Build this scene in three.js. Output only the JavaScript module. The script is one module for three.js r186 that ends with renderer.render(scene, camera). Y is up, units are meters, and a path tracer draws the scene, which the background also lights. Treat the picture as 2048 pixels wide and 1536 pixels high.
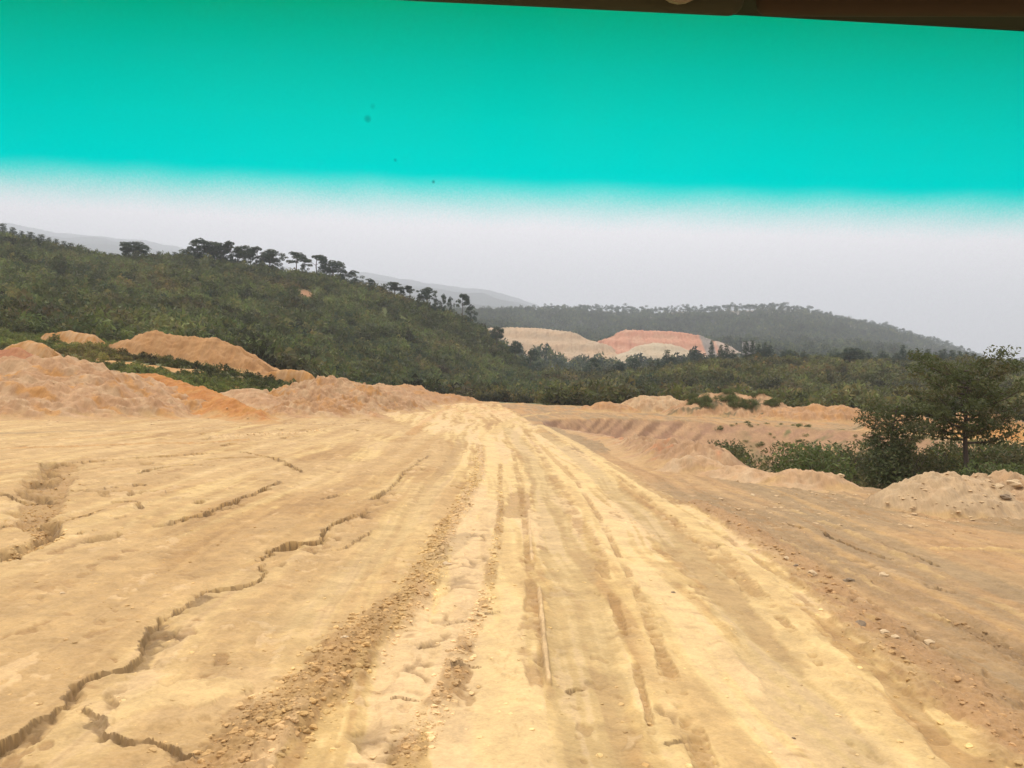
import * as THREE from 'three';
import { mergeGeometries } from 'three/addons/utils/BufferGeometryUtils.js';
import { RoundedBoxGeometry } from 'three/addons/geometries/RoundedBoxGeometry.js';

// ---------------------------------------------------------------- camera, sky, sun, exposure
const EYE = 2.2, F = 1671, ROLL = 2 * Math.PI / 180;            // eye height in metres, focal length in pixels of the 2048 px photograph
const scene = new THREE.Scene();
const camera = new THREE.PerspectiveCamera(2 * Math.atan(768 / F) * 180 / Math.PI, 4 / 3, 0.05, 20000);
camera.position.set(0, EYE, 0);
camera.rotation.set(0.003, 0, ROLL, 'YXZ');
camera.updateMatrixWorld(true);
const renderer = new THREE.WebGLRenderer({ antialias: true });
renderer.setSize(1024, 768);
renderer.toneMapping = THREE.LinearToneMapping;
renderer.toneMappingExposure = 1.42;
renderer.shadowMap.enabled = true;

const lerp = THREE.MathUtils.lerp, clamp = THREE.MathUtils.clamp;
const sstep = (a, b, x) => { const t = clamp((x - a) / (b - a), 0, 1); return t * t * (3 - 2 * t); };
const rngOf = (seed) => () => { seed |= 0; seed = seed + 0x6D2B79F5 | 0; let t = Math.imul(seed ^ seed >>> 15, 1 | seed); t = t + Math.imul(t ^ t >>> 7, 61 | t) ^ t; return ((t ^ t >>> 14) >>> 0) / 4294967296; };
const rnd = rngOf(11);
const R = (a, b) => a + (b - a) * rnd();

// hazy white sky: even, a little brighter high up and round the veiled sun
const sunDir = new THREE.Vector3(-0.42, 1.25, -0.5).normalize();
{
  const W = 256, H = 128, data = new Float32Array(W * H * 4);
  for (let j = 0; j < H; j++) for (let i = 0; i < W; i++) {
    const up = ((j + 0.5) / H - 0.5) * Math.PI, az = ((i + 0.5) / W - 0.5) * 2 * Math.PI, k = (j * W + i) * 4;
    const x = Math.cos(az) * Math.cos(up), y = Math.sin(up), z = Math.sin(az) * Math.cos(up);
    const c = x * sunDir.x + y * sunDir.y + z * sunDir.z;
    const veil = 0.55 * Math.pow(Math.max(0, c), 10), b = 1.06 + 0.66 * Math.max(0, y);
    data[k] = b * 1.045 + veil; data[k + 1] = b * 0.99 + veil * 0.97; data[k + 2] = b * 1.015 + veil * 0.9; data[k + 3] = 1;
  }
  const t = new THREE.DataTexture(data, W, H, THREE.RGBAFormat, THREE.FloatType);
  t.mapping = THREE.EquirectangularReflectionMapping; t.magFilter = t.minFilter = THREE.LinearFilter; t.needsUpdate = true;
  scene.background = t; scene.environment = t;
}
const sun = new THREE.DirectionalLight(new THREE.Color(1, 0.94, 0.83), 1.5);
sun.position.copy(sunDir).multiplyScalar(400); sun.castShadow = true; sun.shadow.radius = 22;
sun.shadow.mapSize.set(2048, 2048);
Object.assign(sun.shadow.camera, { left: -300, right: 300, top: 300, bottom: -300, near: 1, far: 1200 });
scene.add(sun); scene.add(sun.target);
scene.fog = new THREE.FogExp2(new THREE.Color(0.88, 0.945, 1), 0.00032);

// ---------------------------------------------------------------- helpers
const perm = new Uint8Array(512);
{ const r = rngOf(5), p = [...Array(256).keys()]; for (let i = 255; i > 0; i--) { const j = Math.floor(r() * (i + 1)); [p[i], p[j]] = [p[j], p[i]]; } for (let i = 0; i < 512; i++) perm[i] = p[i & 255]; }
const GX = [], GY = []; for (let i = 0; i < 256; i++) { GX.push(Math.cos(i * 2.399)); GY.push(Math.sin(i * 2.399)); }
function noise(x, y) {                                               // gradient noise, about -0.7 .. 0.7
  const fx = Math.floor(x), fy = Math.floor(y), X = fx & 255, Y = fy & 255; x -= fx; y -= fy;
  const u = x * x * x * (x * (x * 6 - 15) + 10), v = y * y * y * (y * (y * 6 - 15) + 10);
  const a = perm[perm[X] + Y], b = perm[perm[X + 1] + Y], c = perm[perm[X] + Y + 1], d = perm[perm[X + 1] + Y + 1];
  const p = GX[a] * x + GY[a] * y, q = GX[b] * (x - 1) + GY[b] * y, r = GX[c] * x + GY[c] * (y - 1), s = GX[d] * (x - 1) + GY[d] * (y - 1);
  return lerp(lerp(p, q, u), lerp(r, s, u), v);
}
const fbm = (x, y, o = 4) => { let s = 0, a = 1; for (let i = 0; i < o; i++) { s += a * noise(x + i * 17.3, y - i * 9.1); x *= 2.03; y *= 2.03; a *= 0.5; } return s; };
const ridged = (x, y, o = 3) => { let s = 0, a = 1; for (let i = 0; i < o; i++) { s += a * (1 - 2.4 * Math.abs(noise(x + i * 7.7, y + i * 3.1))); x *= 2.1; y *= 2.1; a *= 0.5; } return s; };

// a point of the place: along the sight line through a photograph pixel, at a depth in metres; or where that line meets the flat ground
const CM = camera.matrixWorld;
function dirOf(px, py) { return new THREE.Vector3((px - 1024) / F, (768 - py) / F, -1).transformDirection(CM); }
function at(px, py, depth) { const v = new THREE.Vector3((px - 1024) / F, (768 - py) / F, -1).multiplyScalar(depth); return v.applyMatrix4(CM); }
function onFlat(px, py) { const d = dirOf(px, py), t = -EYE / Math.min(d.y, -0.004); return [d.x * t, d.z * t, t]; }

const used = new Map();
function numbered(name) { const n = used.get(name) ?? 0; used.set(name, n + 1); return n ? name + '_' + String(n).padStart(3, '0') : name; }
function part(name, geo, mat, parent) { const m = new THREE.Mesh(geo, mat); m.name = name; m.castShadow = m.receiveShadow = true; parent.add(m); return m; }
function tag(o, label, category, group) { if (label) o.userData.label = label; if (category) o.userData.category = category; if (group) o.userData.group = group; return o; }
function thing(name, label, category, p, group) { const g = new THREE.Group(); g.name = numbered(name); if (p) g.position.set(...p); scene.add(g); return tag(g, label, category, group); }
function copyOf(src, name, label, p, turn, scale, group) {
  const c = src.clone(); c.name = numbered(name); c.position.set(...p); c.rotation.set(0, turn, 0); c.scale.set(...scale);
  c.userData = { label, category: src.userData.category }; if (group) c.userData.group = group; scene.add(c); return c;
}
function structure(name, geo, mat, label) { const m = part(name, geo, mat, scene); m.name = numbered(name); m.userData.kind = 'structure'; if (label) m.userData.label = label; return m; }

// ---------------------------------------------------------------- materials
function grainTexture(seed, lo, hi, size = 512) {                     // tiling fine grain, grey
  const r = rngOf(seed), a = new Float32Array(size * size);
  for (const [cell, w] of [[64, 0.22], [32, 0.2], [16, 0.2], [8, 0.2], [4, 0.22], [2, 0.2]]) {
    const n = size / cell, g = Float32Array.from({ length: n * n }, () => r() - 0.5);
    for (let y = 0; y < size; y++) for (let x = 0; x < size; x++) {
      const fx = x / cell, fy = y / cell, ix = Math.floor(fx), iy = Math.floor(fy), u = fx - ix, v = fy - iy, s = u * u * (3 - 2 * u), t = v * v * (3 - 2 * v);
      const G = (i, j) => g[((iy + j) % n) * n + (ix + i) % n];
      a[y * size + x] += w * lerp(lerp(G(0, 0), G(1, 0), s), lerp(G(0, 1), G(1, 1), s), t);
    }
  }
  const d = new Uint8Array(size * size * 4);
  for (let i = 0; i < a.length; i++) { const v = clamp(0.5 + a[i] * 1.3, 0, 1), k = Math.round(255 * lerp(lo, hi, v)); d[i * 4] = d[i * 4 + 1] = d[i * 4 + 2] = k; d[i * 4 + 3] = 255; }
  const t = new THREE.DataTexture(d, size, size); t.wrapS = t.wrapT = THREE.RepeatWrapping; t.magFilter = THREE.LinearFilter; t.needsUpdate = true; return t;
}
const grain = grainTexture(3, 0.62, 1), grainBump = grainTexture(4, 0, 1);
const M = {
  dirt: new THREE.MeshStandardMaterial({ vertexColors: true, map: grain, bumpMap: grainBump, bumpScale: 0.012, roughness: 1 }),
  land: new THREE.MeshStandardMaterial({ vertexColors: true, roughness: 1 }),
  stone: new THREE.MeshStandardMaterial({ color: new THREE.Color(0.58, 0.42, 0.235), map: grain, roughness: 0.95 }),
  brownStone: new THREE.MeshStandardMaterial({ color: new THREE.Color(0.24, 0.17, 0.1), map: grain, roughness: 0.95 }),
  clod: new THREE.MeshStandardMaterial({ color: new THREE.Color(1, 1, 1), roughness: 1 }),
  leaf: new THREE.MeshPhysicalMaterial({ vertexColors: true, roughness: 0.95, side: THREE.DoubleSide, specularIntensity: 0.3, transmission: 0.4, thickness: 0 }),
  bark: new THREE.MeshStandardMaterial({ color: new THREE.Color(0.075, 0.055, 0.042), roughness: 1 }),
  paleBark: new THREE.MeshStandardMaterial({ color: new THREE.Color(0.2, 0.17, 0.14), roughness: 1 }),
};

// ---------------------------------------------------------------- lie of the land
// per bearing (pixel column on the horizon): [depth, height above eye level in pixels of the photograph]
const P0 = (d) => -EYE * F / d;
const LAND = [
  [-900, [[60, -20], [80, 10], [110, 70], [150, 125], [200, 180], [250, 230], [300, 262], [420, 230], [1500, 190], [2400, 200], [5000, 250], [6800, 270]]],
  [0, [[42, P0(42)], [60, -14], [80, 18], [110, 72], [150, 125], [200, 180], [250, 226], [300, 258], [420, 220], [1500, 180], [2400, 190], [5000, 266], [6800, 301]]],
  [100, [[45, P0(45)], [60, -34], [80, 4], [110, 62], [150, 112], [200, 165], [250, 208], [300, 238], [420, 200], [1500, 180], [2400, 190], [5000, 264], [6800, 281]]],
  [200, [[50, P0(50)], [62, -45], [80, 8], [95, 40], [110, 58], [150, 100], [200, 150], [250, 192], [300, 219], [420, 190], [1500, 175], [2400, 190], [5000, 262], [6800, 270]]],
  [300, [[50, P0(50)], [62, -50], [80, -2], [92, 24], [110, 48], [150, 92], [200, 145], [250, 190], [300, 220], [420, 190], [1500, 170], [2400, 190], [5000, 246], [6800, 262]]],
  [400, [[60, P0(60)], [80, -16], [95, 20], [110, 40], [150, 86], [200, 140], [250, 190], [300, 224], [420, 190], [1500, 160], [2400, 180], [5000, 230], [6800, 240]]],
  [500, [[60, P0(60)], [80, -30], [95, 4], [110, 22], [150, 62], [200, 122], [250, 178], [300, 216], [420, 180], [1500, 160], [2400, 180], [5000, 215], [6800, 225]]],
  [600, [[70, P0(70)], [85, -40], [110, -6], [150, 30], [200, 92], [250, 154], [300, 204], [420, 170], [1500, 150], [2400, 170], [5000, 205], [6800, 218]]],
  [700, [[80, P0(80)], [110, -36], [150, -8], [200, 50], [250, 122], [300, 188], [420, 160], [1500, 140], [2400, 170], [5000, 200], [6800, 214]]],
  [800, [[100, P0(100)], [130, -38], [160, -22], [200, 15], [250, 90], [300, 166], [420, 140], [1500, 140], [2400, 160], [5000, 192], [6800, 204]]],
  [900, [[110, P0(110)], [140, -40], [170, -30], [210, 0], [255, 66], [300, 136], [420, 100], [600, 100], [1500, 140], [2400, 150], [5000, 183], [6800, 192]]],
  [960, [[112, P0(112)], [140, -40], [170, -32], [220, -4], [260, 50], [300, 110], [400, 60], [600, 90], [1500, 142], [2400, 140], [5000, 176], [6800, 186]]],
  [1010, [[112, P0(112)], [140, -40], [170, -32], [220, -8], [260, 28], [290, 68], [380, 34], [600, 84], [1500, 145], [2400, 140], [5000, 168], [6800, 179]]],
  [1070, [[112, P0(112)], [140, -40], [170, -32], [220, -8], [270, 18], [360, 12], [560, 50], [900, 90], [1500, 150], [2400, 120], [5000, 152], [6800, 165]]],
  [1200, [[110, P0(110)], [140, -36], [170, -26], [220, 4], [270, 17], [360, 8], [560, 50], [900, 90], [1500, 152], [2050, 100], [2400, 60], [5000, 60], [6800, 60]]],
  [1300, [[110, P0(110)], [140, -32], [170, -18], [220, 20], [270, 31], [360, 16], [560, 50], [900, 95], [1500, 156], [2050, 100], [2400, 50], [6800, 40]]],
  [1420, [[110, P0(110)], [140, -28], [170, -10], [220, 34], [270, 57], [360, 36], [560, 50], [900, 95], [1500, 160], [2050, 100], [2400, 40], [6800, 30]]],
  [1550, [[105, P0(105)], [140, -26], [170, -6], [220, 42], [270, 64], [360, 46], [560, 60], [900, 100], [1500, 172], [2050, 100], [2400, 30], [6800, 20]]],
  [1650, [[100, P0(100)], [140, -24], [170, -4], [220, 44], [270, 66], [360, 50], [560, 60], [900, 95], [1500, 158], [2050, 90], [2400, 20], [6800, 10]]],
  [1780, [[100, P0(100)], [140, -24], [170, -4], [220, 44], [270, 68], [360, 50], [560, 60], [900, 90], [1500, 132], [2050, 60], [2400, 10], [6800, 0]]],
  [1880, [[95, P0(95)], [140, -24], [170, -4], [220, 46], [270, 69], [360, 50], [560, 50], [900, 70], [1500, 110], [2050, 50], [2400, 0], [6800, 0]]],
  [1960, [[90, P0(90)], [140, -24], [170, -4], [220, 46], [270, 70], [360, 50], [560, 40], [900, 50], [1500, 80], [2050, 30], [2400, 0], [6800, 0]]],
  [2060, [[90, P0(90)], [140, -24], [170, 0], [220, 48], [270, 70], [360, 50], [900, 20], [1500, 30], [2050, 10], [2400, 0], [6800, 0]]],
  [2900, [[80, P0(80)], [140, -20], [170, 0], [220, 48], [270, 70], [360, 40], [1500, 0], [6800, 0]]],
];
const heightOf = (k, d) => {
  if (d <= k[0][0]) { const d0 = k[0][0], y0 = EYE + k[0][1] * d0 / F; return y0 * sstep(d0 * 0.66, d0, d); }
  for (let i = 1; i < k.length; i++) if (d < k[i][0]) {
    const [d0, e0] = k[i - 1], [d1, e1] = k[i], t = (d - d0) / (d1 - d0), s = lerp(t, t * t * (3 - 2 * t), 0.5);
    return EYE + lerp(e0 * d0, e1 * d1, s) / F;
  }
  const [d1, e1] = k[k.length - 1]; return EYE + e1 * d1 / F;
};
// the pit on the right, between the berm and the haul road
const bermLine = [[1085, 852], [1200, 882], [1300, 912], [1400, 945], [1500, 975], [1600, 980], [1720, 985], [1880, 1010], [2048, 1020], [2500, 1040]].map(([a, b]) => onFlat(a, b));
const haulLine = [[1085, 838], [1200, 837], [1300, 839], [1400, 843], [1560, 851], [1740, 866], [1900, 884], [2048, 905], [2500, 960]].map(([a, b]) => onFlat(a, b));
const bearing = (x, z) => { const g = clamp(Math.atan2(x, -z), -0.95, 0.95); return 1024 + F * Math.tan(g); };
function depthAlong(line, a) {                                        // depth of a line at a bearing
  const col = (p) => 1024 + F * p[0] / -p[1];
  if (a < col(line[0])) return null;
  for (let i = 1; i < line.length; i++) if (a < col(line[i])) { const t = (a - col(line[i - 1])) / (col(line[i]) - col(line[i - 1])); return lerp(-line[i - 1][1], -line[i][1], t); }
  return -line[line.length - 1][1];
}
function pitDepth(x, z, a) {
  const b = depthAlong(bermLine, a); if (b === null) return 0;
  const h = depthAlong(haulLine, a), d = -z, s = d - (b + 1.2), f = h - d;
  if (s <= 0 || f <= 0) return 0;
  const near = 0.62 * s, far = 0.46 * f, m = Math.min(near, far);
  return -Math.min(m, 6) * sstep(0, 40, a - 1085);
}
function land(x, z) {
  const r = Math.hypot(x, z), g = Math.atan2(x, -z), gc = clamp(g, -0.95, 0.95), a = 1024 + F * Math.tan(gc), d = r * Math.cos(gc), out = 1 - sstep(1.1, 1.7, Math.abs(g));
  if (d < 26 || out === 0) return 0;
  let i = 1; while (i < LAND.length - 1 && LAND[i][0] < a) i++;
  const t = clamp((a - LAND[i - 1][0]) / (LAND[i][0] - LAND[i - 1][0]), 0, 1);
  let y = lerp(heightOf(LAND[i - 1][1], d), heightOf(LAND[i][1], d), t);
  if (d > 115) { const k = sstep(115, 180, d); y += k * (fbm(x / 45, z / 45, 3) * 1.6 + (d > 500 ? fbm(x / 160, z / 160, 4) * 9 * sstep(450, 700, d) : 0) + (d > 2600 ? fbm(x / 600, z / 600, 4) * 40 : 0)); }
  return y * out;
}

// ---------------------------------------------------------------- marks on the ground: strips and cracks, given where the photograph shows them
function ribbon(pts, o) {
  const q = pts.map(([a, b, w]) => { const [x, z, t] = onFlat(a, b); return { x, z, w: w * Math.abs(z) / F }; });
  const c = new THREE.CatmullRomCurve3(q.map((p) => new THREE.Vector3(p.x, p.w, p.z)), false, 'centripetal'), n = Math.max(8, pts.length * 5), s = c.getPoints(n);
  let x0 = 1e9, x1 = -1e9, z0 = 1e9, z1 = -1e9, wm = 0;
  for (const p of s) { wm = Math.max(wm, p.y); x0 = Math.min(x0, p.x); x1 = Math.max(x1, p.x); z0 = Math.min(z0, p.z); z1 = Math.max(z1, p.z); }
  const len = [0]; for (let i = 1; i < s.length; i++) len.push(len[i - 1] + Math.hypot(s[i].x - s[i - 1].x, s[i].z - s[i - 1].z));
  wm = wm * 1.8 + 0.25;
  return { s, len, n: s.length, box: [x0 - wm, x1 + wm, z0 - wm, z1 + wm], ...o };
}
const hit = { s: 0, w: 1, along: 0, t: 0 };
function nearest(rb, x, z) {                                          // signed distance from a ribbon: positive on its right hand going along
  const b = rb.box; if (x < b[0] || x > b[1] || z < b[2] || z > b[3]) return false;
  let best = 1e9, s = rb.s;
  for (let i = 1; i < rb.n; i++) {
    const p = s[i - 1], q = s[i], dx = q.x - p.x, dz = q.z - p.z, L = dx * dx + dz * dz; let t = ((x - p.x) * dx + (z - p.z) * dz) / L;
    const tc = t < 0 ? 0 : t > 1 ? 1 : t, ex = x - p.x - dx * tc, ez = z - p.z - dz * tc, e = ex * ex + ez * ez;
    if (e < best) { best = e; hit.s = Math.sqrt(e) * Math.sign(dx * (z - p.z) - dz * (x - p.x) || 1); hit.w = lerp(p.y, q.y, tc); hit.along = lerp(rb.len[i - 1], rb.len[i], tc); hit.t = (i - 1 + tc) / (rb.n - 1); }
  }
  return true;
}
const C = {
  cream: [0.68, 0.475, 0.20], yellow: [0.56, 0.375, 0.14], tan: [0.45, 0.272, 0.098], pink: [0.66, 0.45, 0.22], grey: [0.43, 0.305, 0.135],
  brown: [0.315, 0.175, 0.06], soil: [0.15, 0.085, 0.032], orange: [0.47, 0.215, 0.05], greyBrown: [0.285, 0.195, 0.092], rose: [0.40, 0.232, 0.098], scrub: [0.13, 0.13, 0.042], forest: [0.06, 0.066, 0.03],
};
const mixTo = (c, k, m) => { c[0] += (k[0] - c[0]) * m; c[1] += (k[1] - c[1]) * m; c[2] += (k[2] - c[2]) * m; };
const strips = [
  // smooth wheel tracks
  ribbon([[1185, 1640, 100], [1178, 1420, 88], [1165, 1290, 76], [1140, 1150, 55], [1112, 1050, 38], [1082, 960, 26], [1050, 900, 17], [1015, 855, 11]], { col: C.grey, amt: 0.55, dh: -0.025, rough: -1, soft: 0.5 }),
  ribbon([[1800, 1640, 120], [1640, 1430, 100], [1545, 1290, 78], [1440, 1165, 56], [1325, 1060, 38], [1230, 980, 26], [1160, 920, 17], [1085, 865, 11]], { col: C.grey, amt: 0.6, dh: -0.025, rough: -1, soft: 0.5 }),
  // pale crust between them and left of them
  ribbon([[1480, 1640, 130], [1400, 1420, 110], [1330, 1230, 80], [1230, 1080, 48], [1150, 980, 30], [1080, 900, 18]], { col: C.cream, amt: 0.6, dh: 0.01, rough: -0.4, soft: 0.7 }),
  ribbon([[1050, 1640, 90], [1030, 1420, 80], [1020, 1260, 60], [1010, 1130, 40], [1000, 1010, 28], [985, 910, 17], [965, 860, 11]], { col: C.cream, amt: 0.75, dh: 0.01, rough: -0.3, soft: 0.6 }),
  ribbon([[800, 1480, 50], [830, 1380, 65], [880, 1280, 50], [930, 1180, 34], [960, 1090, 24], [985, 1000, 16]], { col: C.pink, amt: 0.85, dh: 0.015, rough: 0, soft: 0.35 }),
  ribbon([[1900, 1600, 60], [1750, 1440, 60], [1600, 1270, 50], [1480, 1140, 42], [1380, 1050, 28], [1270, 970, 20], [1170, 900, 12], [1080, 850, 8]], { col: C.cream, amt: 0.85, dh: 0.02, rough: -0.2, soft: 0.4 }),
  // loose windrow of clods left of the road
  ribbon([[380, 1640, 130], [520, 1480, 100], [620, 1390, 84], [730, 1275, 60], [825, 1190, 42], [868, 1120, 28], [890, 1060, 22], [925, 1005, 17], [955, 945, 14], [962, 890, 10]], { col: C.brown, amt: 0.8, dh: 0.03, rough: 1.25, soft: 0.8, clods: 1, fade: 0.45 }),
  ribbon([[800, 1540, 40], [850, 1460, 40], [895, 1380, 32], [930, 1290, 22], [965, 1215, 16], [985, 1130, 12], [1000, 1030, 8], [1000, 930, 5]], { col: C.brown, amt: 0.7, dh: 0.012, rough: 0.7, soft: 0.6, clods: 0.3, broken: 1 }),
  // scraped brown patches with lug marks
  ribbon([[1020, 1030, 26], [1038, 1005, 26], [1040, 985, 20]], { col: C.brown, amt: 0.7, dh: -0.03, rough: 0.8, soft: 0.2 }),
  ribbon([[1075, 1380, 14], [1066, 1310, 26], [1060, 1250, 22], [1064, 1190, 14], [1058, 1110, 10], [1045, 1000, 7], [1025, 900, 4]], { col: C.brown, amt: 0.7, dh: -0.025, rough: 0.8, soft: 0.45, broken: 1 }),
  ribbon([[1440, 1640, 24], [1400, 1500, 24], [1385, 1460, 22], [1350, 1380, 20], [1318, 1300, 15], [1285, 1215, 10], [1240, 1120, 8], [1190, 1020, 6], [1130, 930, 4]], { col: C.brown, amt: 0.75, dh: -0.025, rough: 0.4, soft: 0.3, lug: 0.06, broken: 1 }),
  ribbon([[1340, 1640, 8], [1290, 1400, 9], [1255, 1290, 10], [1235, 1230, 12], [1215, 1170, 12], [1190, 1100, 17], [1155, 1040, 18], [1128, 990, 15], [1100, 940, 10], [1070, 890, 6], [1040, 850, 4]], { col: C.brown, amt: 0.7, dh: -0.02, rough: 0.6, soft: 0.35, lug: 0.06, broken: 1 }),
  ribbon([[1640, 1330, 6], [1560, 1235, 12], [1510, 1185, 18], [1465, 1140, 22], [1420, 1095, 24], [1385, 1070, 14], [1310, 1010, 8], [1220, 940, 5]], { col: C.brown, amt: 0.75, dh: -0.03, rough: 0.3, soft: 0.25, lug: 0.05, broken: 1 }),
  ribbon([[1150, 960, 8], [1120, 930, 7], [1080, 890, 5]], { col: C.tan, amt: 0.8, dh: -0.01, rough: 0.2, soft: 0.3 }),
  ribbon([[1740, 1330, 14], [1690, 1285, 18], [1650, 1245, 14], [1560, 1160, 8], [1450, 1070, 6]], { col: C.brown, amt: 0.7, dh: -0.02, rough: 0.3, soft: 0.4, broken: 1 }),
  ribbon([[1880, 1480, 26], [1810, 1400, 24], [1760, 1350, 16]], { col: C.brown, amt: 0.6, dh: -0.02, rough: 0.3, soft: 0.3 }),
  ribbon([[1380, 1010, 14], [1310, 985, 12], [1260, 955, 8], [1210, 925, 5]], { col: C.brown, amt: 0.6, dh: 0, rough: 0.4, soft: 0.3 }),
  ribbon([[870, 1120, 30], [940, 1070, 20]], { col: C.greyBrown, amt: 0.5, dh: 0, rough: 0.2, soft: 0.6 }),
  // thin raised ridge beside the left wheel track
  ribbon([[1098, 1370, 5], [1088, 1280, 5], [1078, 1180, 4]], { col: C.pink, amt: 0.9, dh: 0.035, rough: -0.5, soft: 0.6 }),
  ribbon([[1064, 1120, 3], [1058, 1040, 3]], { col: C.pink, amt: 0.9, dh: 0.03, rough: -0.5, soft: 0.6 }),
  // rough brown shoulder on the right
  ribbon([[2250, 1620, 150], [2048, 1480, 125], [1900, 1380, 100], [1760, 1270, 75], [1650, 1180, 52], [1560, 1110, 42], [1470, 1050, 30], [1390, 1005, 18]], { col: [0.36, 0.205, 0.085], amt: 0.8, dh: 0.025, rough: 1.3, soft: 0.7, clods: 0.35 }),
  ribbon([[2200, 1400, 40], [2040, 1310, 30], [1930, 1255, 22], [1870, 1225, 12]], { col: C.soil, amt: 0.55, dh: -0.03, rough: 0.9, soft: 0.4, clods: 0.25 }),
  // trodden grey lanes and yellow wheel lines further right
  ribbon([[2300, 1290, 60], [2040, 1190, 50], [1850, 1110, 36], [1720, 1060, 24], [1600, 1020, 12]], { col: C.greyBrown, amt: 0.7, dh: -0.02, rough: -0.6, soft: 0.5 }),
  ribbon([[2300, 1120, 30], [2040, 1060, 26], [1860, 1035, 16], [1700, 1010, 10]], { col: C.greyBrown, amt: 0.75, dh: -0.02, rough: -0.6, soft: 0.5 }),
  ribbon([[2300, 1135, 14], [2048, 1105, 11], [1920, 1100, 8], [1850, 1098, 4]], { col: C.yellow, amt: 0.8, dh: 0.03, rough: 0, soft: 0.6 }),
  ribbon([[2100, 1250, 16], [1960, 1190, 14], [1800, 1110, 11], [1690, 1060, 9], [1560, 1010, 7], [1420, 970, 5]], { col: C.yellow, amt: 0.5, dh: 0.02, rough: 0, soft: 0.6, broken: 1 }),
  ribbon([[1900, 1250, 12], [1760, 1180, 10], [1650, 1120, 8], [1560, 1085, 6]], { col: C.yellow, amt: 0.5, dh: 0.02, rough: 0, soft: 0.6, broken: 1 }),
  // left of the road: lanes of trodden earth
  ribbon([[520, 1130, 34], [640, 1040, 26], [760, 960, 18], [840, 900, 11], [890, 860, 7]], { col: C.tan, amt: 0.75, dh: -0.02, rough: -0.3, soft: 0.5 }),
  ribbon([[560, 1250, 60], [720, 1130, 40], [850, 1000, 26], [905, 920, 16], [930, 870, 10]], { col: C.grey, amt: 0.3, dh: -0.015, rough: -0.5, soft: 0.6 }),
  ribbon([[-200, 900, 7], [100, 896, 8], [260, 888, 8], [420, 886, 6], [500, 880, 3]], { col: C.orange, amt: 0.7, dh: 0.03, rough: 0.4, soft: 0.5 }),
  ribbon([[-300, 870, 22], [0, 868, 22], [150, 862, 16], [300, 862, 8]], { col: C.greyBrown, amt: 0.7, dh: 0, rough: 0.3, soft: 0.6 }),
  ribbon([[100, 880, 4], [300, 862, 3], [450, 850, 3], [540, 846, 2]], { col: C.orange, amt: 0.6, dh: 0.02, rough: 0.3, soft: 0.6 }),
  ribbon([[430, 878, 14], [500, 872, 15], [580, 868, 9], [650, 862, 5]], { col: C.pink, amt: 0.95, dh: 0.04, rough: 1.4, soft: 0.4, clods: 0.5 }),
  ribbon([[120, 930, 40], [90, 985, 42], [70, 1040, 40], [90, 1080, 22], [20, 1110, 20]], { col: C.brown, amt: 0.7, dh: -0.1, rough: 2.2, soft: 0.6, clods: 0.6 }),
  ribbon([[95, 925, 16], [100, 955, 22], [60, 985, 26], [110, 1000, 14]], { col: C.soil, amt: 0.6, dh: -0.12, rough: 1.5, soft: 0.4, broken: 1 }), ribbon([[100, 1040, 14], [105, 1070, 16], [60, 1090, 18], [-20, 1110, 20]], { col: C.soil, amt: 0.6, dh: -0.12, rough: 1.5, soft: 0.4, broken: 1 }),
  ribbon([[150, 940, 14], [260, 930, 12], [380, 925, 9]], { col: C.brown, amt: 0.5, dh: -0.02, rough: 0.8, soft: 0.5 }),
  ribbon([[330, 1420, 100], [420, 1400, 130], [520, 1350, 60]], { col: C.pink, amt: 0.35, dh: 0.02, rough: -0.3, soft: 0.6 }),
  ribbon([[210, 1450, 14], [300, 1410, 60], [400, 1390, 80], [480, 1380, 40]], { col: C.cream, amt: 0.6, dh: 0.015, rough: -0.4, soft: 0.25 }),
  // the haul road bending away to the right and the churned far end of the road
  ribbon([[985, 870, 12], [1020, 843, 8], [1080, 829, 5], [1200, 825, 4], [1400, 829, 4], [1600, 836, 4], [1760, 848, 5]], { col: C.yellow, amt: 0.9, dh: 0.03, rough: -0.3, soft: 0.5 }),
  ribbon([[820, 870, 12], [850, 845, 9], [880, 825, 5], [900, 812, 4]], { col: C.orange, amt: 0.45, dh: 0.04, rough: 0.4, soft: 0.6 }),
  ribbon([[740, 836, 5], [820, 822, 5], [900, 812, 3], [960, 810, 2]], { col: C.pink, amt: 0.7, dh: 0.08, rough: 1, soft: 0.5 }),
];
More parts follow.
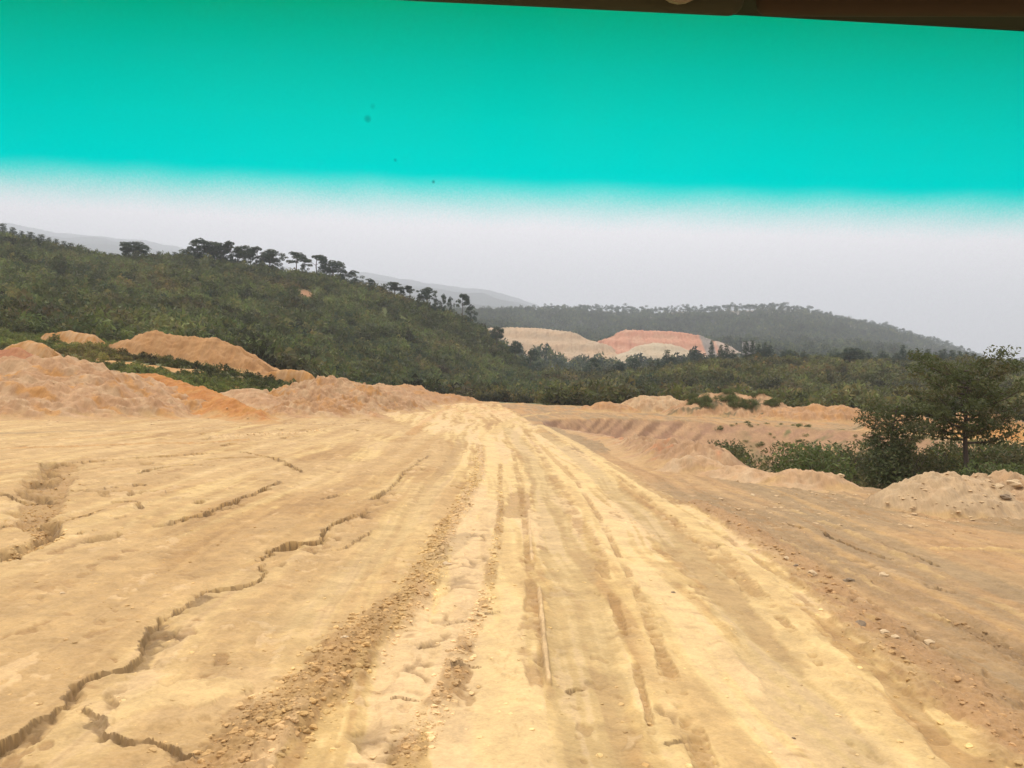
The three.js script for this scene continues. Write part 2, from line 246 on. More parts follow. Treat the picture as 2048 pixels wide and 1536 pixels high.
// cracks in the crust: the far side stays up, the near side has sunk (all run left to right, so near is the right hand)
const crackAt = (pts, depth, o = {}) => ribbon(pts, { depth, ...o });
const cracks = [
  crackAt([[-120, 1560, 24], [0, 1492, 26], [60, 1455, 20], [113, 1418, 30], [130, 1385, 34], [185, 1350, 34], [232, 1340, 22], [280, 1318, 26], [292, 1268, 34], [325, 1232, 36], [372, 1212, 20], [402, 1190, 20]], 0.09),
  crackAt([[390, 1196, 16], [405, 1184, 26], [428, 1178, 26], [470, 1172, 16], [508, 1158, 5], [522, 1140, 4], [524, 1122, 6]], 0.11),
  crackAt([[514, 1116, 14], [545, 1098, 24], [585, 1080, 26], [620, 1082, 20], [652, 1056, 10], [690, 1034, 7], [740, 1022, 4]], 0.10),
  crackAt([[740, 1000, 8], [780, 976, 8], [805, 945, 9], [855, 912, 6]], 0.05),
  crackAt([[325, 1052, 12], [370, 1040, 12], [430, 1020, 9], [470, 1002, 6], [505, 988, 6], [556, 962, 8]], 0.10),
  crackAt([[480, 902, 8], [540, 914, 6], [576, 926, 7], [608, 946, 5]], 0.1),
  crackAt([[90, 930, 8], [200, 921, 7], [320, 913, 6], [430, 905, 4]], 0.12),
  crackAt([[270, 950, 8], [300, 938, 8], [350, 930, 7], [430, 931, 6]], 0.12),
  crackAt([[190, 982, 10], [230, 975, 8], [290, 970, 6]], 0.08), crackAt([[222, 1004, 8], [262, 1003, 9], [290, 1020, 8]], 0.09),
  crackAt([[-60, 1080, 16], [10, 1050, 14], [100, 1046, 14], [150, 1036, 11], [208, 1020, 7]], 0.11),
  crackAt([[-60, 1130, 22], [0, 1115, 22], [40, 1100, 14]], 0.14), crackAt([[-60, 1000, 10], [0, 988, 10], [50, 1000, 16], [100, 990, 20]], 0.12),
  crackAt([[180, 1412, 16], [196, 1448, 22], [236, 1478, 24], [330, 1490, 8], [372, 1510, 22], [410, 1522, 18]], 0.04),
  crackAt([[1570, 1048, 4], [1600, 1056, 7], [1640, 1062, 6], [1680, 1082, 6], [1730, 1100, 6], [1792, 1117, 4]], 0.09),
  crackAt([[1765, 1086, 4], [1800, 1098, 5], [1840, 1112, 5], [1882, 1132, 4]], 0.06),
  crackAt([[630, 1100, 3], [680, 1094, 4], [740, 1060, 4]], 0.03), ...[[395, 868, 445, 863], [455, 874, 470, 872], [500, 866, 545, 868], [530, 858, 570, 862], [560, 876, 600, 872], [440, 892, 480, 888], [470, 858, 500, 856], [590, 862, 630, 860], [640, 850, 690, 852], [700, 838, 750, 842], [820, 815, 860, 818], [700, 860, 720, 862], [380, 1010, 420, 1000], [230, 1040, 275, 1034], [150, 1070, 200, 1060], [640, 1000, 690, 985], [960, 1230, 1000, 1226], [880, 1250, 935, 1246], [830, 1295, 880, 1290], [900, 1330, 960, 1335], [780, 1400, 840, 1404], [1130, 1380, 1170, 1376], [1650, 1540, 1700, 1530], [1330, 1490, 1370, 1484], [1430, 1090, 1470, 1096], [1830, 1160, 1900, 1180], [1900, 1060, 1960, 1066]].map(([a, b, e, f]) => crackAt([[a, b, 4 + (b - 800) * 0.008], [(a + e) / 2, (b + f) / 2 - 2, 5 + (b - 800) * 0.012], [e, f, 3]], b < 900 ? 0.12 : 0.05)),
  crackAt([[900, 955, 5], [940, 958, 4]], 0.05), crackAt([[905, 972, 6], [938, 976, 4]], 0.06),
];
const rightEdge = ribbon([[1060, 842, 1], [1120, 875, 1], [1200, 922, 1], [1330, 988, 1], [1500, 1078, 1], [1640, 1180, 1], [1800, 1300, 1], [2048, 1500, 1], [2300, 1720, 1]], {}), leftEdge = ribbon([[300, 1720, 1], [560, 1480, 1], [690, 1350, 1], [790, 1250, 1], [850, 1160, 1], [880, 1080, 1], [905, 1010, 1], [915, 930, 1], [880, 880, 1], [800, 845, 1], [720, 825, 1]], {});
rightEdge.box = leftEdge.box = [-1e9, 1e9, -1e9, 1e9];
const plates = [
  ribbon([[-60, 1010, 70], [60, 1005, 80], [180, 990, 60], [320, 985, 30]], { size: 0.6, deep: 0.13 }), ribbon([[400, 880, 14], [500, 870, 18], [620, 858, 12], [740, 838, 8]], { size: 1.1, deep: 0.13 }),
  ribbon([[700, 1560, 80], [800, 1420, 70], [870, 1280, 48], [920, 1170, 30], [960, 1060, 18]], { size: 0.3, deep: 0.025 }), ribbon([[560, 1130, 14], [660, 1080, 22], [760, 1010, 14], [850, 930, 8]], { size: 0.5, deep: 0.05 }),
  ribbon([[40, 1600, 60], [150, 1500, 50], [330, 1290, 30], [420, 1220, 24]], { size: 0.35, deep: 0.03 }), ribbon([[1560, 1085, 14], [1700, 1120, 20], [1900, 1180, 20]], { size: 0.5, deep: 0.03 }), ribbon([[1300, 1500, 40], [1340, 1400, 20]], { size: 0.25, deep: 0.02 }), ribbon([[100, 935, 12], [300, 925, 14], [520, 915, 12], [640, 940, 14]], { size: 0.9, deep: 0.12 }), ribbon([[150, 1090, 16], [330, 1050, 22], [480, 1010, 16]], { size: 0.6, deep: 0.07 }), ribbon([[2050, 1400, 40], [1850, 1290, 40], [1700, 1190, 24]], { size: 0.3, deep: 0.04 }),
];
let cellId = 0;
function cell(x, z) {                                                 // distance to the border between two cells of a jittered grid
  const ix = Math.floor(x), iz = Math.floor(z); let a = 9, b = 9;
  for (let j = -1; j < 2; j++) for (let i = -1; i < 2; i++) { const h = perm[perm[(ix + i) & 255] + ((iz + j) & 255)], px = ix + i + (h & 15) / 15, pz = iz + j + (h >> 4) / 15, d = Math.hypot(px - x, pz - z); if (d < a) { b = a; a = d; cellId = perm[h] / 255; } else if (d < b) b = d; }
  return b - a;
}
const G = { y: 0, c: [0, 0, 0] };
const RD = [-0.042, -0.999];                                          // direction of the road
function surface(x, z, detail = true) {
  const r = Math.hypot(x, z), a = bearing(x, z), d = -z, c = G.c;
  let y = land(x, z), pit = 0;
  if (a > 1085 && d > 10) { pit = pitDepth(x, z, a); y += pit; }
  const u = x * -RD[1] + z * RD[0], w = x * RD[0] + z * RD[1];         // across and along the road
  const bend = u + 0.8 * noise(u * 0.08, w * 0.05);
  const far = sstep(30, 90, r);
  // ground colour
  const n1 = fbm(bend * 0.35, w * 0.11, 4), n2 = fbm(bend * 1.1 + 40, w * 0.25, 4), n3 = fbm(x * 2.3, z * 2.3, 3), n4 = fbm(x * 7, z * 7, 2);
  const wob = bend + 0.25 * noise(bend * 0.9, w * 0.3), sA = noise(wob * 1.3, w * 0.05), sB = noise(wob * 3.1 + 7, w * 0.09), sC = noise(wob * 7.3 + 3, w * 0.16), sD = noise(wob * 17 + 1, w * 0.4);
  const st = 0.6 * sB + 0.7 * sC + 0.45 * sD;
  c[0] = C.tan[0]; c[1] = C.tan[1]; c[2] = C.tan[2];
  let left = 0, right = 0;
  if (z < 0 && r < 140) {
    nearest(rightEdge, x, z); right = sstep(-0.2, 0.2, -hit.s * (1 / (0.3 + 0.02 * r)) + 0.7 * n2 + 0.5 * n3 + 0.5 * st);
    nearest(leftEdge, x, z); left = sstep(-0.4, 0.4, -hit.s * (1 / (0.3 + 0.02 * r)) + 0.5 * n2 + 0.3 * st);
  }
  const mid = (1 - left) * (1 - right), flake = noise(bend * 2.6 + 11, w * 0.75) + 0.55 * noise(x * 5.2, z * 4.1) + 0.3 * noise(x * 13, z * 10);
  // layered streaks: disturbed brown, trodden tan, pale packed crust
  const v = 1.1 * sA + 0.9 * sB + 0.7 * sC + 0.3 * sD + 0.5 * n2 + 0.28 * n3 + 0.14 * n4 + 0.46 * mid - 0.16 * left - 0.1 * right;
  mixTo(c, C.yellow, sstep(-0.1, 0.18, v) * 0.85); mixTo(c, C.cream, sstep(0.22, 0.42, v) * (0.85 - 0.35 * left - 0.25 * right));
  mixTo(c, C.pink, sstep(0.5, 0.66, v + 0.5 * n1) * 0.8 * (1 - 0.6 * right));
  mixTo(c, C.brown, sstep(-0.34, -0.6, v) * 0.5);
  if (left > 0.01) { mixTo(c, [0.55, 0.365, 0.155], left * 0.6 * sstep(-0.4, 0.1, n1)); mixTo(c, C.brown, left * 0.34 * sstep(0.15, 0.5, st - 0.3 * n2)); }
  if (right > 0.01) { mixTo(c, C.rose, right * 0.7); mixTo(c, C.greyBrown, right * sstep(-0.35, 0.2, n1 - 0.4 * sB) * 0.75); mixTo(c, C.tan, right * sstep(0.28, 0.5, sB + 0.5 * sC + 0.2 * n3) * 0.6); mixTo(c, C.brown, right * sstep(0.25, 0.5, -sB + 0.4 * sD + 0.3 * n3) * 0.6); }
  mixTo(c, C.brown, sstep(0.40, 0.5, flake) * 0.65 * (0.4 + 0.6 * sstep(-0.1, 0.2, n1))); mixTo(c, C.pink, sstep(0.38, 0.46, -flake) * 0.5 * (1 - right));
  const dash = noise(x * 1.9 + 3, z * 4.6) + 0.5 * noise(x * 5.5, z * 11); mixTo(c, C.brown, 0.5 * sstep(0.44, 0.58, dash)); mixTo(c, C.pink, 0.35 * sstep(0.44, 0.58, -dash));
  mixTo(c, C.orange, sstep(40, 85, r) * sstep(-0.1, 0.35, n2 + 0.3 * sA) * 0.5);
  let rough = 0.45 + 0.55 * right + 0.5 * sstep(-0.2, -0.6, v), lift = -0.014 * sstep(0.40, 0.5, flake) + 0.012 * sstep(0.38, 0.44, -flake) + 0.022 * noise(wob * 1.7 + 31, w * 0.06) + 0.02 * noise(wob * 4.3 + 19, w * 0.1) + 0.012 * noise(wob * 9.5 + 13, w * 0.2);
  if (detail && r < 140) {
    for (let i = 0; i < strips.length; i++) {
      const s = strips[i]; if (!nearest(s, x, z)) continue;
      const e = Math.abs(hit.s) / Math.max(hit.w, 0.02) + 0.5 * (fbm(x * 1.1 / Math.max(0.25, hit.w) + i * 5, z * 0.55 / Math.max(0.25, hit.w), 3)) + 0.22 * n3 + (s.lug ? 0.3 * flake : 0) + (hit.t <= 0.0005 || hit.t >= 0.9995 ? 0.15 : 0);
      let m = 1 - sstep(1 - s.soft * 0.6, 1 + s.soft * 0.25, e); if (s.fade) m *= lerp(1, s.fade, hit.t); if (s.broken) m *= sstep(-0.22, 0.08, noise(hit.along * 0.9 + i * 7, i) + 0.5 * n3 + 0.3 * n4); if (m <= 0) continue;
      let lug = 1; if (s.lug) { lug = 0.5 + 0.5 * Math.sin(hit.along / s.lug * Math.PI + 2 * hit.s / hit.w); const edge = sstep(0.35, 0.9, Math.abs(hit.s) / hit.w); m *= 1 - 0.7 * edge * sstep(0.35, 0.65, lug); }
      mixTo(c, s.col, s.amt * m * (0.8 + 0.25 * n3)); lift += s.dh * m; rough += s.rough * m; if (s.lug) lift -= 0.018 * m * lug;
    }
    for (let i = 0; i < plates.length; i++) {
      const s = plates[i]; if (!nearest(s, x, z)) continue;
      const m = 1 - sstep(0.55, 1.1, Math.abs(hit.s) / hit.w + 0.8 * n2 + 0.3 * n3 + (hit.t <= 0.001 || hit.t >= 0.999 ? 0.4 : 0)); if (m <= 0) continue;
      const gap = cell((x + 0.3 * s.size * n4) / s.size, (z + 0.3 * s.size * n3) / s.size * 0.7), on = sstep(-0.12, 0.12, noise(x / s.size * 0.45 + 3, z / s.size * 0.45)), g = (1 - sstep(0.05, 0.22, gap)) * on * m;
      lift += (cellId - 0.5) * 0.6 * s.deep * m * on - s.deep * g; mixTo(c, C.soil, 0.5 * g); mixTo(c, C.pink, 0.35 * m * on * (1 - g) * cellId);
    }
    for (let i = 0; i < cracks.length; i++) {
      const s = cracks[i]; if (!nearest(s, x, z)) continue;
      const wv = Math.max(hit.w * (hit.w > 0.09 ? 1.7 : 2.3) * (0.7 + 1.1 * noise(hit.along * 1.9 + i * 9, 1.5) + 0.5 * noise(hit.along * 6 + i, 4.5)), 0.05), sd = hit.s + 0.07 * fbm(x * 6, z * 6 + i, 3) + 0.1 * noise(x * 1.7 + i, z * 1.7);
      const ends = sstep(0, 0.06, hit.t) * sstep(1, 0.94, hit.t); if (ends <= 0) continue;
      const k = sd / wv; if (k > -0.06 && k <= 0) mixTo(c, C.soil, 0.6); if (k <= 0 || k >= 1) continue;
      const q = 1.25 * s.depth * ends * clamp(0.75 + 1.3 * noise(hit.along * 1.3, i * 3.3 + 0.5) + 0.4 * n3, 0.55, 1.3) * (r > 11 ? 1.8 : 1);
      lift -= q * (Math.pow(1 - k, 0.8) * sstep(-0.02, 0.015 / wv + 0.03, k) + (0.25 * n4 + 0.3 * noise(x * 14, z * 14)) * (1 - k) * sstep(0, 0.1, k)); rough += 0.8 * (1 - k);
      if (k < 0.62) mixTo(c, C.soil, 0.6 * sstep(0.62, 0.4, k + 0.3 * n3));
    }
  }
  // relief
  if (r < 140) {
    rough = Math.min(rough, 1.5); const rr = Math.max(0.12, rough);
    y += lift + fbm(bend * 0.5, w * 0.16, 3) * 0.05 + rr * (0.016 * fbm(x * 3.1, z * 3.1, 4) + 0.012 * ridged(x * 6.3, z * 6.3, 3) - 0.008) + 0.012 * st * Math.min(1, rr) + far * 0.2 * fbm(x * 0.3, z * 0.3, 4) * (rr > 0.3 ? 1 : 0.3);
    if (rough > 1.2) y += (rough - 1.2) * 0.06 * Math.max(0, ridged(x * 8.5, z * 8.5, 3) - 0.2);
  }
  // scrub: the rising ground behind the left bank, the pit, and all beyond the plateau
  const edge = a < 640 ? 58 + 14 * sstep(250, 640, a) : a < 1000 ? 72 + 40 * sstep(640, 860, a) : 104;
  const sb = fbm(x * 0.11, z * 0.19, 4), bare = sstep(0.16, 0.3, sb + 0.08 + 0.5 * noise(x * 0.9, z * 0.9)) * (1 - sstep(118, 128, r)) * (a < 640 ? 1 : 0);
  const wild = sstep(edge, edge + 4, d + 3 * noise(x * 0.4, z * 0.4));
  mixTo(c, C.scrub, wild * (1 - bare)); mixTo(c, C.orange, wild * bare * 0.5);
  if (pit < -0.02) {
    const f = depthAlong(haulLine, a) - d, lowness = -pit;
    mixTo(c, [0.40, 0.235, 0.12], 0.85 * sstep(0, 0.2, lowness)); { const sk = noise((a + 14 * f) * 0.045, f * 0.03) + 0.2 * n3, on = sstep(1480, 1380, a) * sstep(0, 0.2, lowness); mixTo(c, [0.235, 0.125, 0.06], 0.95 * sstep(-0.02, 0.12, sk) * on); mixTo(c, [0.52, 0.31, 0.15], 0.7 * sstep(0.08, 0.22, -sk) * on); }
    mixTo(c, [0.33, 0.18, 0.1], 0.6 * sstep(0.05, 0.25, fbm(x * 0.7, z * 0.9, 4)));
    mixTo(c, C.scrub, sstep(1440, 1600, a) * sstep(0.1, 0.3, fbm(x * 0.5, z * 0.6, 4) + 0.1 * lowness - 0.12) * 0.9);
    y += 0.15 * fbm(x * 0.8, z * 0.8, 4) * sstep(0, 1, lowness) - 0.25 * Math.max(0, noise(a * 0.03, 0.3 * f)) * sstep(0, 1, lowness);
  }
  if (r > 100) {
    const hg = fbm(x / 9, z / 9, 3), hb = fbm(x / 28 + 4, z / 28, 3), lf = sstep(1000, 900, a), m = sstep(105, 125, r) * (a > 1085 ? 1 : sstep(118, 128, r));
    mixTo(c, [0.115 + 0.05 * hg, 0.13 + 0.05 * hg, 0.036], m); mixTo(c, [0.105, 0.088, 0.046], m * sstep(0, 0.4, hb) * (1 - 0.5 * lf));
    if (Math.hypot((a - 604) / 26, (d - 262) / 12) < 1 + 0.4 * n3) mixTo(c, [0.34, 0.16, 0.075], 0.8);
  }
  const g = 0.94 + 0.12 * n3; c[0] *= g; c[1] *= g; c[2] *= g;
  G.y = y; return G;
}
const groundY = (x, z) => surface(x, z).y;

function polarSheet(radii, angles, fn) {
  const n = radii.length, m = angles.length, pos = new Float32Array(n * m * 3), col = new Float32Array(n * m * 3), uv = new Float32Array(n * m * 2), idx = new Uint32Array((n - 1) * (m - 1) * 6);
  let k = 0;
  for (let i = 0; i < n; i++) for (let j = 0; j < m; j++, k++) {
    const x = radii[i] * Math.sin(angles[j]), z = -radii[i] * Math.cos(angles[j]), g = fn(x, z, radii[i]);
    pos[k * 3] = x; pos[k * 3 + 1] = g.y; pos[k * 3 + 2] = z; col.set(g.c, k * 3); uv[k * 2] = x / 2.6; uv[k * 2 + 1] = z / 2.6;
  }
  k = 0;
  for (let i = 0; i < n - 1; i++) for (let j = 0; j < m - 1; j++) { const p = i * m + j; idx[k++] = p; idx[k++] = p + 1; idx[k++] = p + m; idx[k++] = p + 1; idx[k++] = p + m + 1; idx[k++] = p + m; }
  const g = new THREE.BufferGeometry();
  g.setAttribute('position', new THREE.BufferAttribute(pos, 3)); g.setAttribute('color', new THREE.BufferAttribute(col, 3)); g.setAttribute('uv', new THREE.BufferAttribute(uv, 2)); g.setIndex(new THREE.BufferAttribute(idx, 1)); g.computeVertexNormals();
  return g;
}
const anglesOf = (fine, step, wide) => { const a = []; for (let g = -Math.PI; g < -fine - 1e-9; g += wide) a.push(g); for (let g = -fine; g < fine; g += step) a.push(g); for (let g = fine; g < Math.PI; g += wide) a.push(g); a.push(Math.PI); return a; };
const QUICK = false;
{
  const radii = [0.02]; let r = 1.2;
  while (r < 3.6) { radii.push(r); r *= 1.25; }
  r = 4;
  while (r < 138) { radii.push(r); r += (QUICK ? 2 : 1) * Math.min(r * r / (835 * EYE) * 0.85 + 0.003, 0.02 + r * 0.0045); }
  radii.push(138);
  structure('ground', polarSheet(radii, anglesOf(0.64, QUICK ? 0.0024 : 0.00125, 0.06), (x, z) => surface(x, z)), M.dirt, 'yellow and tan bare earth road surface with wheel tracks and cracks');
}
{
  const lowered = (r0) => (x, z, r) => { surface(x, z, false); if (r < r0 * 1.04) G.y -= 0.5; return G; };
  const spaced = (a, b, k) => { const o = [a]; while (o[o.length - 1] < b) o.push(o[o.length - 1] * k); return o; };
  structure('hillside', polarSheet(spaced(134, 430, 1.012), anglesOf(0.7, 0.006, 0.12), lowered(134)), M.land, 'bush covered hillsides left and right of the valley');
  const farLand = (x, z, r) => { surface(x, z, false); G.y -= r < 440 ? 1 : 0; const n = fbm(x / 60, z / 60, 4), c = G.c; c[0] = 0.034 + 0.02 * Math.max(0, n); c[1] = 0.042 + 0.014 * Math.max(0, n); c[2] = 0.03; if (r > 1330 && r < 2000) mixTo(c, [0.34, 0.28, 0.22], sstep(1330, 1400, r) * sstep(-0.25, 0.15, n)); return G; };
  structure('hill', polarSheet(spaced(418, 2160, 1.012), anglesOf(0.7, 0.004, 0.12), farLand), M.land, 'hazy wooded hill behind the bare cut slopes');
  structure('mountain', polarSheet(spaced(2100, 7700, 1.02), anglesOf(0.7, 0.003, 0.12), (x, z, r) => { farLand(x, z, 2000); if (r < 2200) G.y -= 8; if (r > 7200) G.y *= 0.5; return G; }), M.land, 'pale mountain ridges fading into the haze');
}

// ---------------------------------------------------------------- heaps and banks of spoil: each a body of its own resting in the ground
const moundTops = [];                                                 // for things that stand on them
function mound(name, label, category, ridge, o) {
  const p = ridge.map(([a, b, d]) => at(a, b, d)), { front = 0.6, back = 0.7, round = 0.35, amp = 0.22, fine = 0.05, step = 0.1, color, seed = 0, lump = 0 } = o;
  const reach = 1.8 + Math.max(...p.map((v) => Math.max(0.4, v.y - land(v.x, v.z)))) / Math.min(front, back) + (o.more ?? 0);
  const x0 = Math.min(...p.map((v) => v.x)) - reach, x1 = Math.max(...p.map((v) => v.x)) + reach, z0 = Math.min(...p.map((v) => v.z)) - reach, z1 = Math.max(...p.map((v) => v.z)) + reach;
  const nx = Math.ceil((x1 - x0) / step) + 1, nz = Math.ceil((z1 - z0) / step) + 1, top = (x, z) => {
    let best = -1e9;
    for (let i = 1; i < p.length; i++) {
      const a = p[i - 1], b = p[i], dx = b.x - a.x, dz = b.z - a.z, t = clamp(((x - a.x) * dx + (z - a.z) * dz) / (dx * dx + dz * dz), 0, 1);
      const ex = x - a.x - dx * t, ez = z - a.z - dz * t, e = Math.hypot(ex, ez), sl = ez > 0 ? front : back;
      best = Math.max(best, lerp(a.y, b.y, t) - sl * (Math.sqrt(e * e + round * round) - round));
    }
    if (o.bench) { const q = best / o.bench + 0.25 * noise(x * 0.02, 7), f = q - Math.floor(q); best += 0.28 * o.bench * (sstep(0.25, 0.75, f) - f); }
    const w = sstep(0, 0.5, best - land(x, z) + 0.1);
    return best + w * (amp * 0.9 * fbm(x * 0.55 + seed, z * 0.55, 4) + amp * 0.22 * (ridged(x * 1.3 + seed, z * 0.5, 2) - 0.6) + fine * (1.5 * fbm(x * 2.6, z * 2.6 + seed, 4) + 0.9 * (ridged(x * 4.3, z * 4.3 + seed, 3) - 0.6)) - (o.gully ?? 0.25) * amp * Math.max(0, ridged(x * 0.85 + seed, z * 0.16, 2) - 0.55) + lump * 0.6 * Math.max(0, ridged(x * 1.1 + seed, z * 1.1, 3) - 0.5));
  };
  const foot = o.foot ?? 0.16;
  const pos = new Float32Array(nx * nz * 3), col = new Float32Array(nx * nz * 3), uv = new Float32Array(nx * nz * 2), over = new Uint8Array(nx * nz), idx = [];
  const c = [0, 0, 0];
  for (let j = 0, k = 0; j < nz; j++) for (let i = 0; i < nx; i++, k++) {
    const x = x0 + i * step, z = z0 + j * step, gnd = land(x, z) + (bearing(x, z) > 1085 ? pitDepth(x, z, bearing(x, z)) : 0), y0 = top(x, z), hg = y0 - gnd, y = hg < 6 * foot && hg > -6 * foot ? gnd + foot * Math.log(1 + Math.exp(hg / foot)) - 0.09 * sstep(6 * foot, 1.5 * foot, hg) : y0;
    pos[k * 3] = x; pos[k * 3 + 1] = y; pos[k * 3 + 2] = z; uv[k * 2] = x / 2.6; uv[k * 2 + 1] = (z + y) / 2.6; over[k] = y > gnd - 0.12 ? 1 : 0;
    color(c, x, y, z, y - gnd); if (!o.bench) mixTo(c, [0.46, 0.29, 0.115], 0.75 * sstep(2.4 * foot, -0.05, y - gnd + 0.5 * noise(x * 0.8, z * 1.3) + 0.2 * noise(x * 3, z * 3))); col.set(c, k * 3);
  }
  for (let j = 0; j < nz - 1; j++) for (let i = 0; i < nx - 1; i++) { const a = j * nx + i; if (over[a] || over[a + 1] || over[a + nx] || over[a + nx + 1]) idx.push(a, a + nx, a + 1, a + 1, a + nx, a + nx + 1); }
  const g = new THREE.BufferGeometry();
  g.setAttribute('position', new THREE.BufferAttribute(pos, 3)); g.setAttribute('color', new THREE.BufferAttribute(col, 3)); g.setAttribute('uv', new THREE.BufferAttribute(uv, 2)); g.setIndex(idx); g.computeVertexNormals();
  const m = part(numbered(name), g, M.dirt, scene); tag(m, label, category); moundTops.push(top);
  return top;
}
const paint = (base, alt, k = 0.5, third) => (c, x, y, z) => {
  const n = fbm(x * 0.7, z * 0.7, 4), f = fbm(x * 3.1, z * 3.1 + y * 3, 3); c[0] = base[0]; c[1] = base[1]; c[2] = base[2];
  mixTo(c, alt, k * sstep(-0.2, 0.3, n + 0.5 * f)); const gl = noise(x * 1.4, z * 0.3 + y * 0.4) + 0.5 * f; mixTo(c, [base[0] * 0.68, base[1] * 0.6, base[2] * 0.52], 0.3 * sstep(0.15, 0.4, gl)); mixTo(c, [base[0] * 1.25, base[1] * 1.35, base[2] * 1.5], 0.4 * sstep(0.15, 0.45, -gl)); if (third) mixTo(c, third, 0.8 * sstep(0.12, 0.34, noise(x * 0.5 + 31, z * 0.9) + 0.35 * f));
  const g = 0.93 + 0.18 * f; c[0] *= g; c[1] *= g; c[2] *= g;
};
const pinkTan = [0.45, 0.255, 0.118], dustTan = [0.52, 0.345, 0.18], ochre = [0.47, 0.225, 0.058], greyTan = [0.47, 0.325, 0.172], scrubTone = [0.09, 0.085, 0.035];
mound('spoil_bank', 'long pinkish tan spoil bank at the left edge', 'spoil bank', [[-300, 676, 43], [-100, 690, 43], [0, 712, 43], [60, 722, 44], [110, 717, 45], [160, 722, 47], [205, 735, 50], [250, 745, 52]], { front: 0.34, amp: 0.5, fine: 0.075, lump: 0.08, gully: 0.5, color: paint(pinkTan, dustTan, 0.7, ochre), seed: 3, step: 0.1 });
mound('spoil_bank', 'bright orange spoil bank sloping down beside the left bank', 'spoil bank', [[238, 750, 53], [270, 744, 54], [305, 749, 55], [345, 760, 54], [390, 774, 52], [430, 788, 49], [480, 806, 45], [535, 838, 41]], { front: 0.4, amp: 0.3, fine: 0.06, color: paint([0.49, 0.215, 0.05], [0.43, 0.165, 0.04], 0.6, ochre), seed: 9 });
mound('earth_heap', 'red brown earth heap at the far left edge behind the bank', 'earth heap', [[-80, 706, 56], [10, 697, 56], [40, 700, 56], [78, 716, 57]], { front: 0.7, amp: 0.3, color: paint([0.40, 0.165, 0.07], [0.42, 0.22, 0.09], 0.5), seed: 21 });
mound('earth_heap', 'small tan heap between the orange bank and the middle heaps', 'earth heap', [[448, 790, 57], [480, 778, 58], [515, 780, 58], [545, 795, 58], [575, 802, 58]], { front: 0.45, amp: 0.25, color: paint(pinkTan, dustTan, 0.6), seed: 33 });
mound('earth_heap', 'large rugged tan heap left of the road end', 'earth heap', [[590, 792, 61], [615, 772, 62], [645, 756, 63], [690, 760, 65], [725, 770, 67], [750, 782, 68]], { front: 0.36, amp: 0.5, fine: 0.1, color: paint(pinkTan, dustTan, 0.7, ochre), seed: 41, lump: 0.3, gully: 0.5 });
mound('earth_heap', 'low lumpy heap at the foot of the large tan heap', 'earth heap', [[560, 818, 48], [610, 806, 50], [660, 804, 52], [705, 812, 52], [730, 824, 51]], { front: 0.3, amp: 0.3, fine: 0.1, color: paint(pinkTan, ochre, 0.5, dustTan), seed: 52, lump: 0.3 });
mound('earth_heap', 'peaked heap just right of the large tan heap', 'earth heap', [[730, 780, 75], [762, 766, 76], [785, 772, 77], [800, 780, 78]], { front: 0.4, amp: 0.35, fine: 0.08, color: paint(pinkTan, dustTan, 0.6), seed: 61, step: 0.13 });
mound('earth_heap', 'narrow peaked heap near the end of the road', 'earth heap', [[790, 778, 88], [812, 768, 90], [840, 776, 92], [860, 784, 93]], { front: 0.4, amp: 0.35, fine: 0.08, color: paint(pinkTan, ochre, 0.5), seed: 67, step: 0.15 });
mound('earth_bank', 'low rim of earth across the end of the road', 'earth bank', [[855, 786, 97], [900, 791, 100], [930, 796, 102], [965, 804, 104], [1000, 806, 105], [1045, 806, 105], [1090, 813, 104], [1160, 818, 98]], { front: 0.4, amp: 0.35, fine: 0.08, color: paint(pinkTan, ochre, 0.6), seed: 73, step: 0.16, lump: 0.3 });
mound('earth_heap', 'smooth orange heap with two humps in the scrub on the left', 'earth heap', [[228, 708, 96], [262, 678, 99], [300, 665, 100], [345, 670, 101], [380, 678, 101], [425, 676, 102], [465, 694, 102], [495, 716, 101], [512, 738, 100]], { front: 1.0, back: 0.6, round: 1, amp: 0.5, fine: 0.1, gully: 0, color: paint([0.43, 0.22, 0.075], [0.45, 0.25, 0.1], 0.6), seed: 81, step: 0.16 });
mound('earth_heap', 'low bare strip of earth in the scrub right of the orange heap', 'earth heap', [[535, 747, 99], [570, 738, 100], [605, 742, 100], [622, 749, 99]], { front: 2.2, back: 2, amp: 0.25, color: paint(ochre, dustTan, 0.6), seed: 87, step: 0.15 });
mound('earth_heap', 'pale earth heap in the scrub near the left edge', 'earth heap', [[28, 690, 86], [55, 680, 87], [85, 690, 86]], { front: 1.1, amp: 0.25, color: paint(ochre, dustTan, 0.6), seed: 88, step: 0.15 });
mound('earth_heap', 'small bare ridge in the scrub left of the orange heap', 'earth heap', [[95, 668, 106], [140, 662, 106], [185, 670, 105]], { front: 1.1, amp: 0.2, color: paint(ochre, dustTan, 0.6), seed: 89, step: 0.15 });
// right of the road
mound('earth_berm', 'reddish tan berm along the right side of the road', 'earth berm', [[1082, 851, 51], [1150, 861, 43], [1200, 871, 38], [1260, 879, 33], [1310, 884, 29.5], [1350, 890, 27], [1385, 891, 25.5], [1408, 905, 24.5]], { front: 0.42, back: 0.8, amp: 0.35, fine: 0.1, color: paint([0.40, 0.235, 0.115], dustTan, 0.6, [0.44, 0.195, 0.085]), seed: 101, step: 0.09, lump: 0.12 });
mound('earth_berm', 'smooth dusty berm with rounded humps beside the pit', 'earth berm', [[1402, 912, 23.4], [1450, 932, 22.4], [1500, 939, 21.6], [1545, 947, 21.2], [1590, 938, 20.9], [1640, 946, 20.6], [1682, 970, 20.4], [1740, 976, 20], [1790, 979, 19.5]], { front: 0.36, back: 0.9, amp: 0.2, fine: 0.05, color: paint(dustTan, pinkTan, 0.5), seed: 111, step: 0.06, foot: 0.06 });
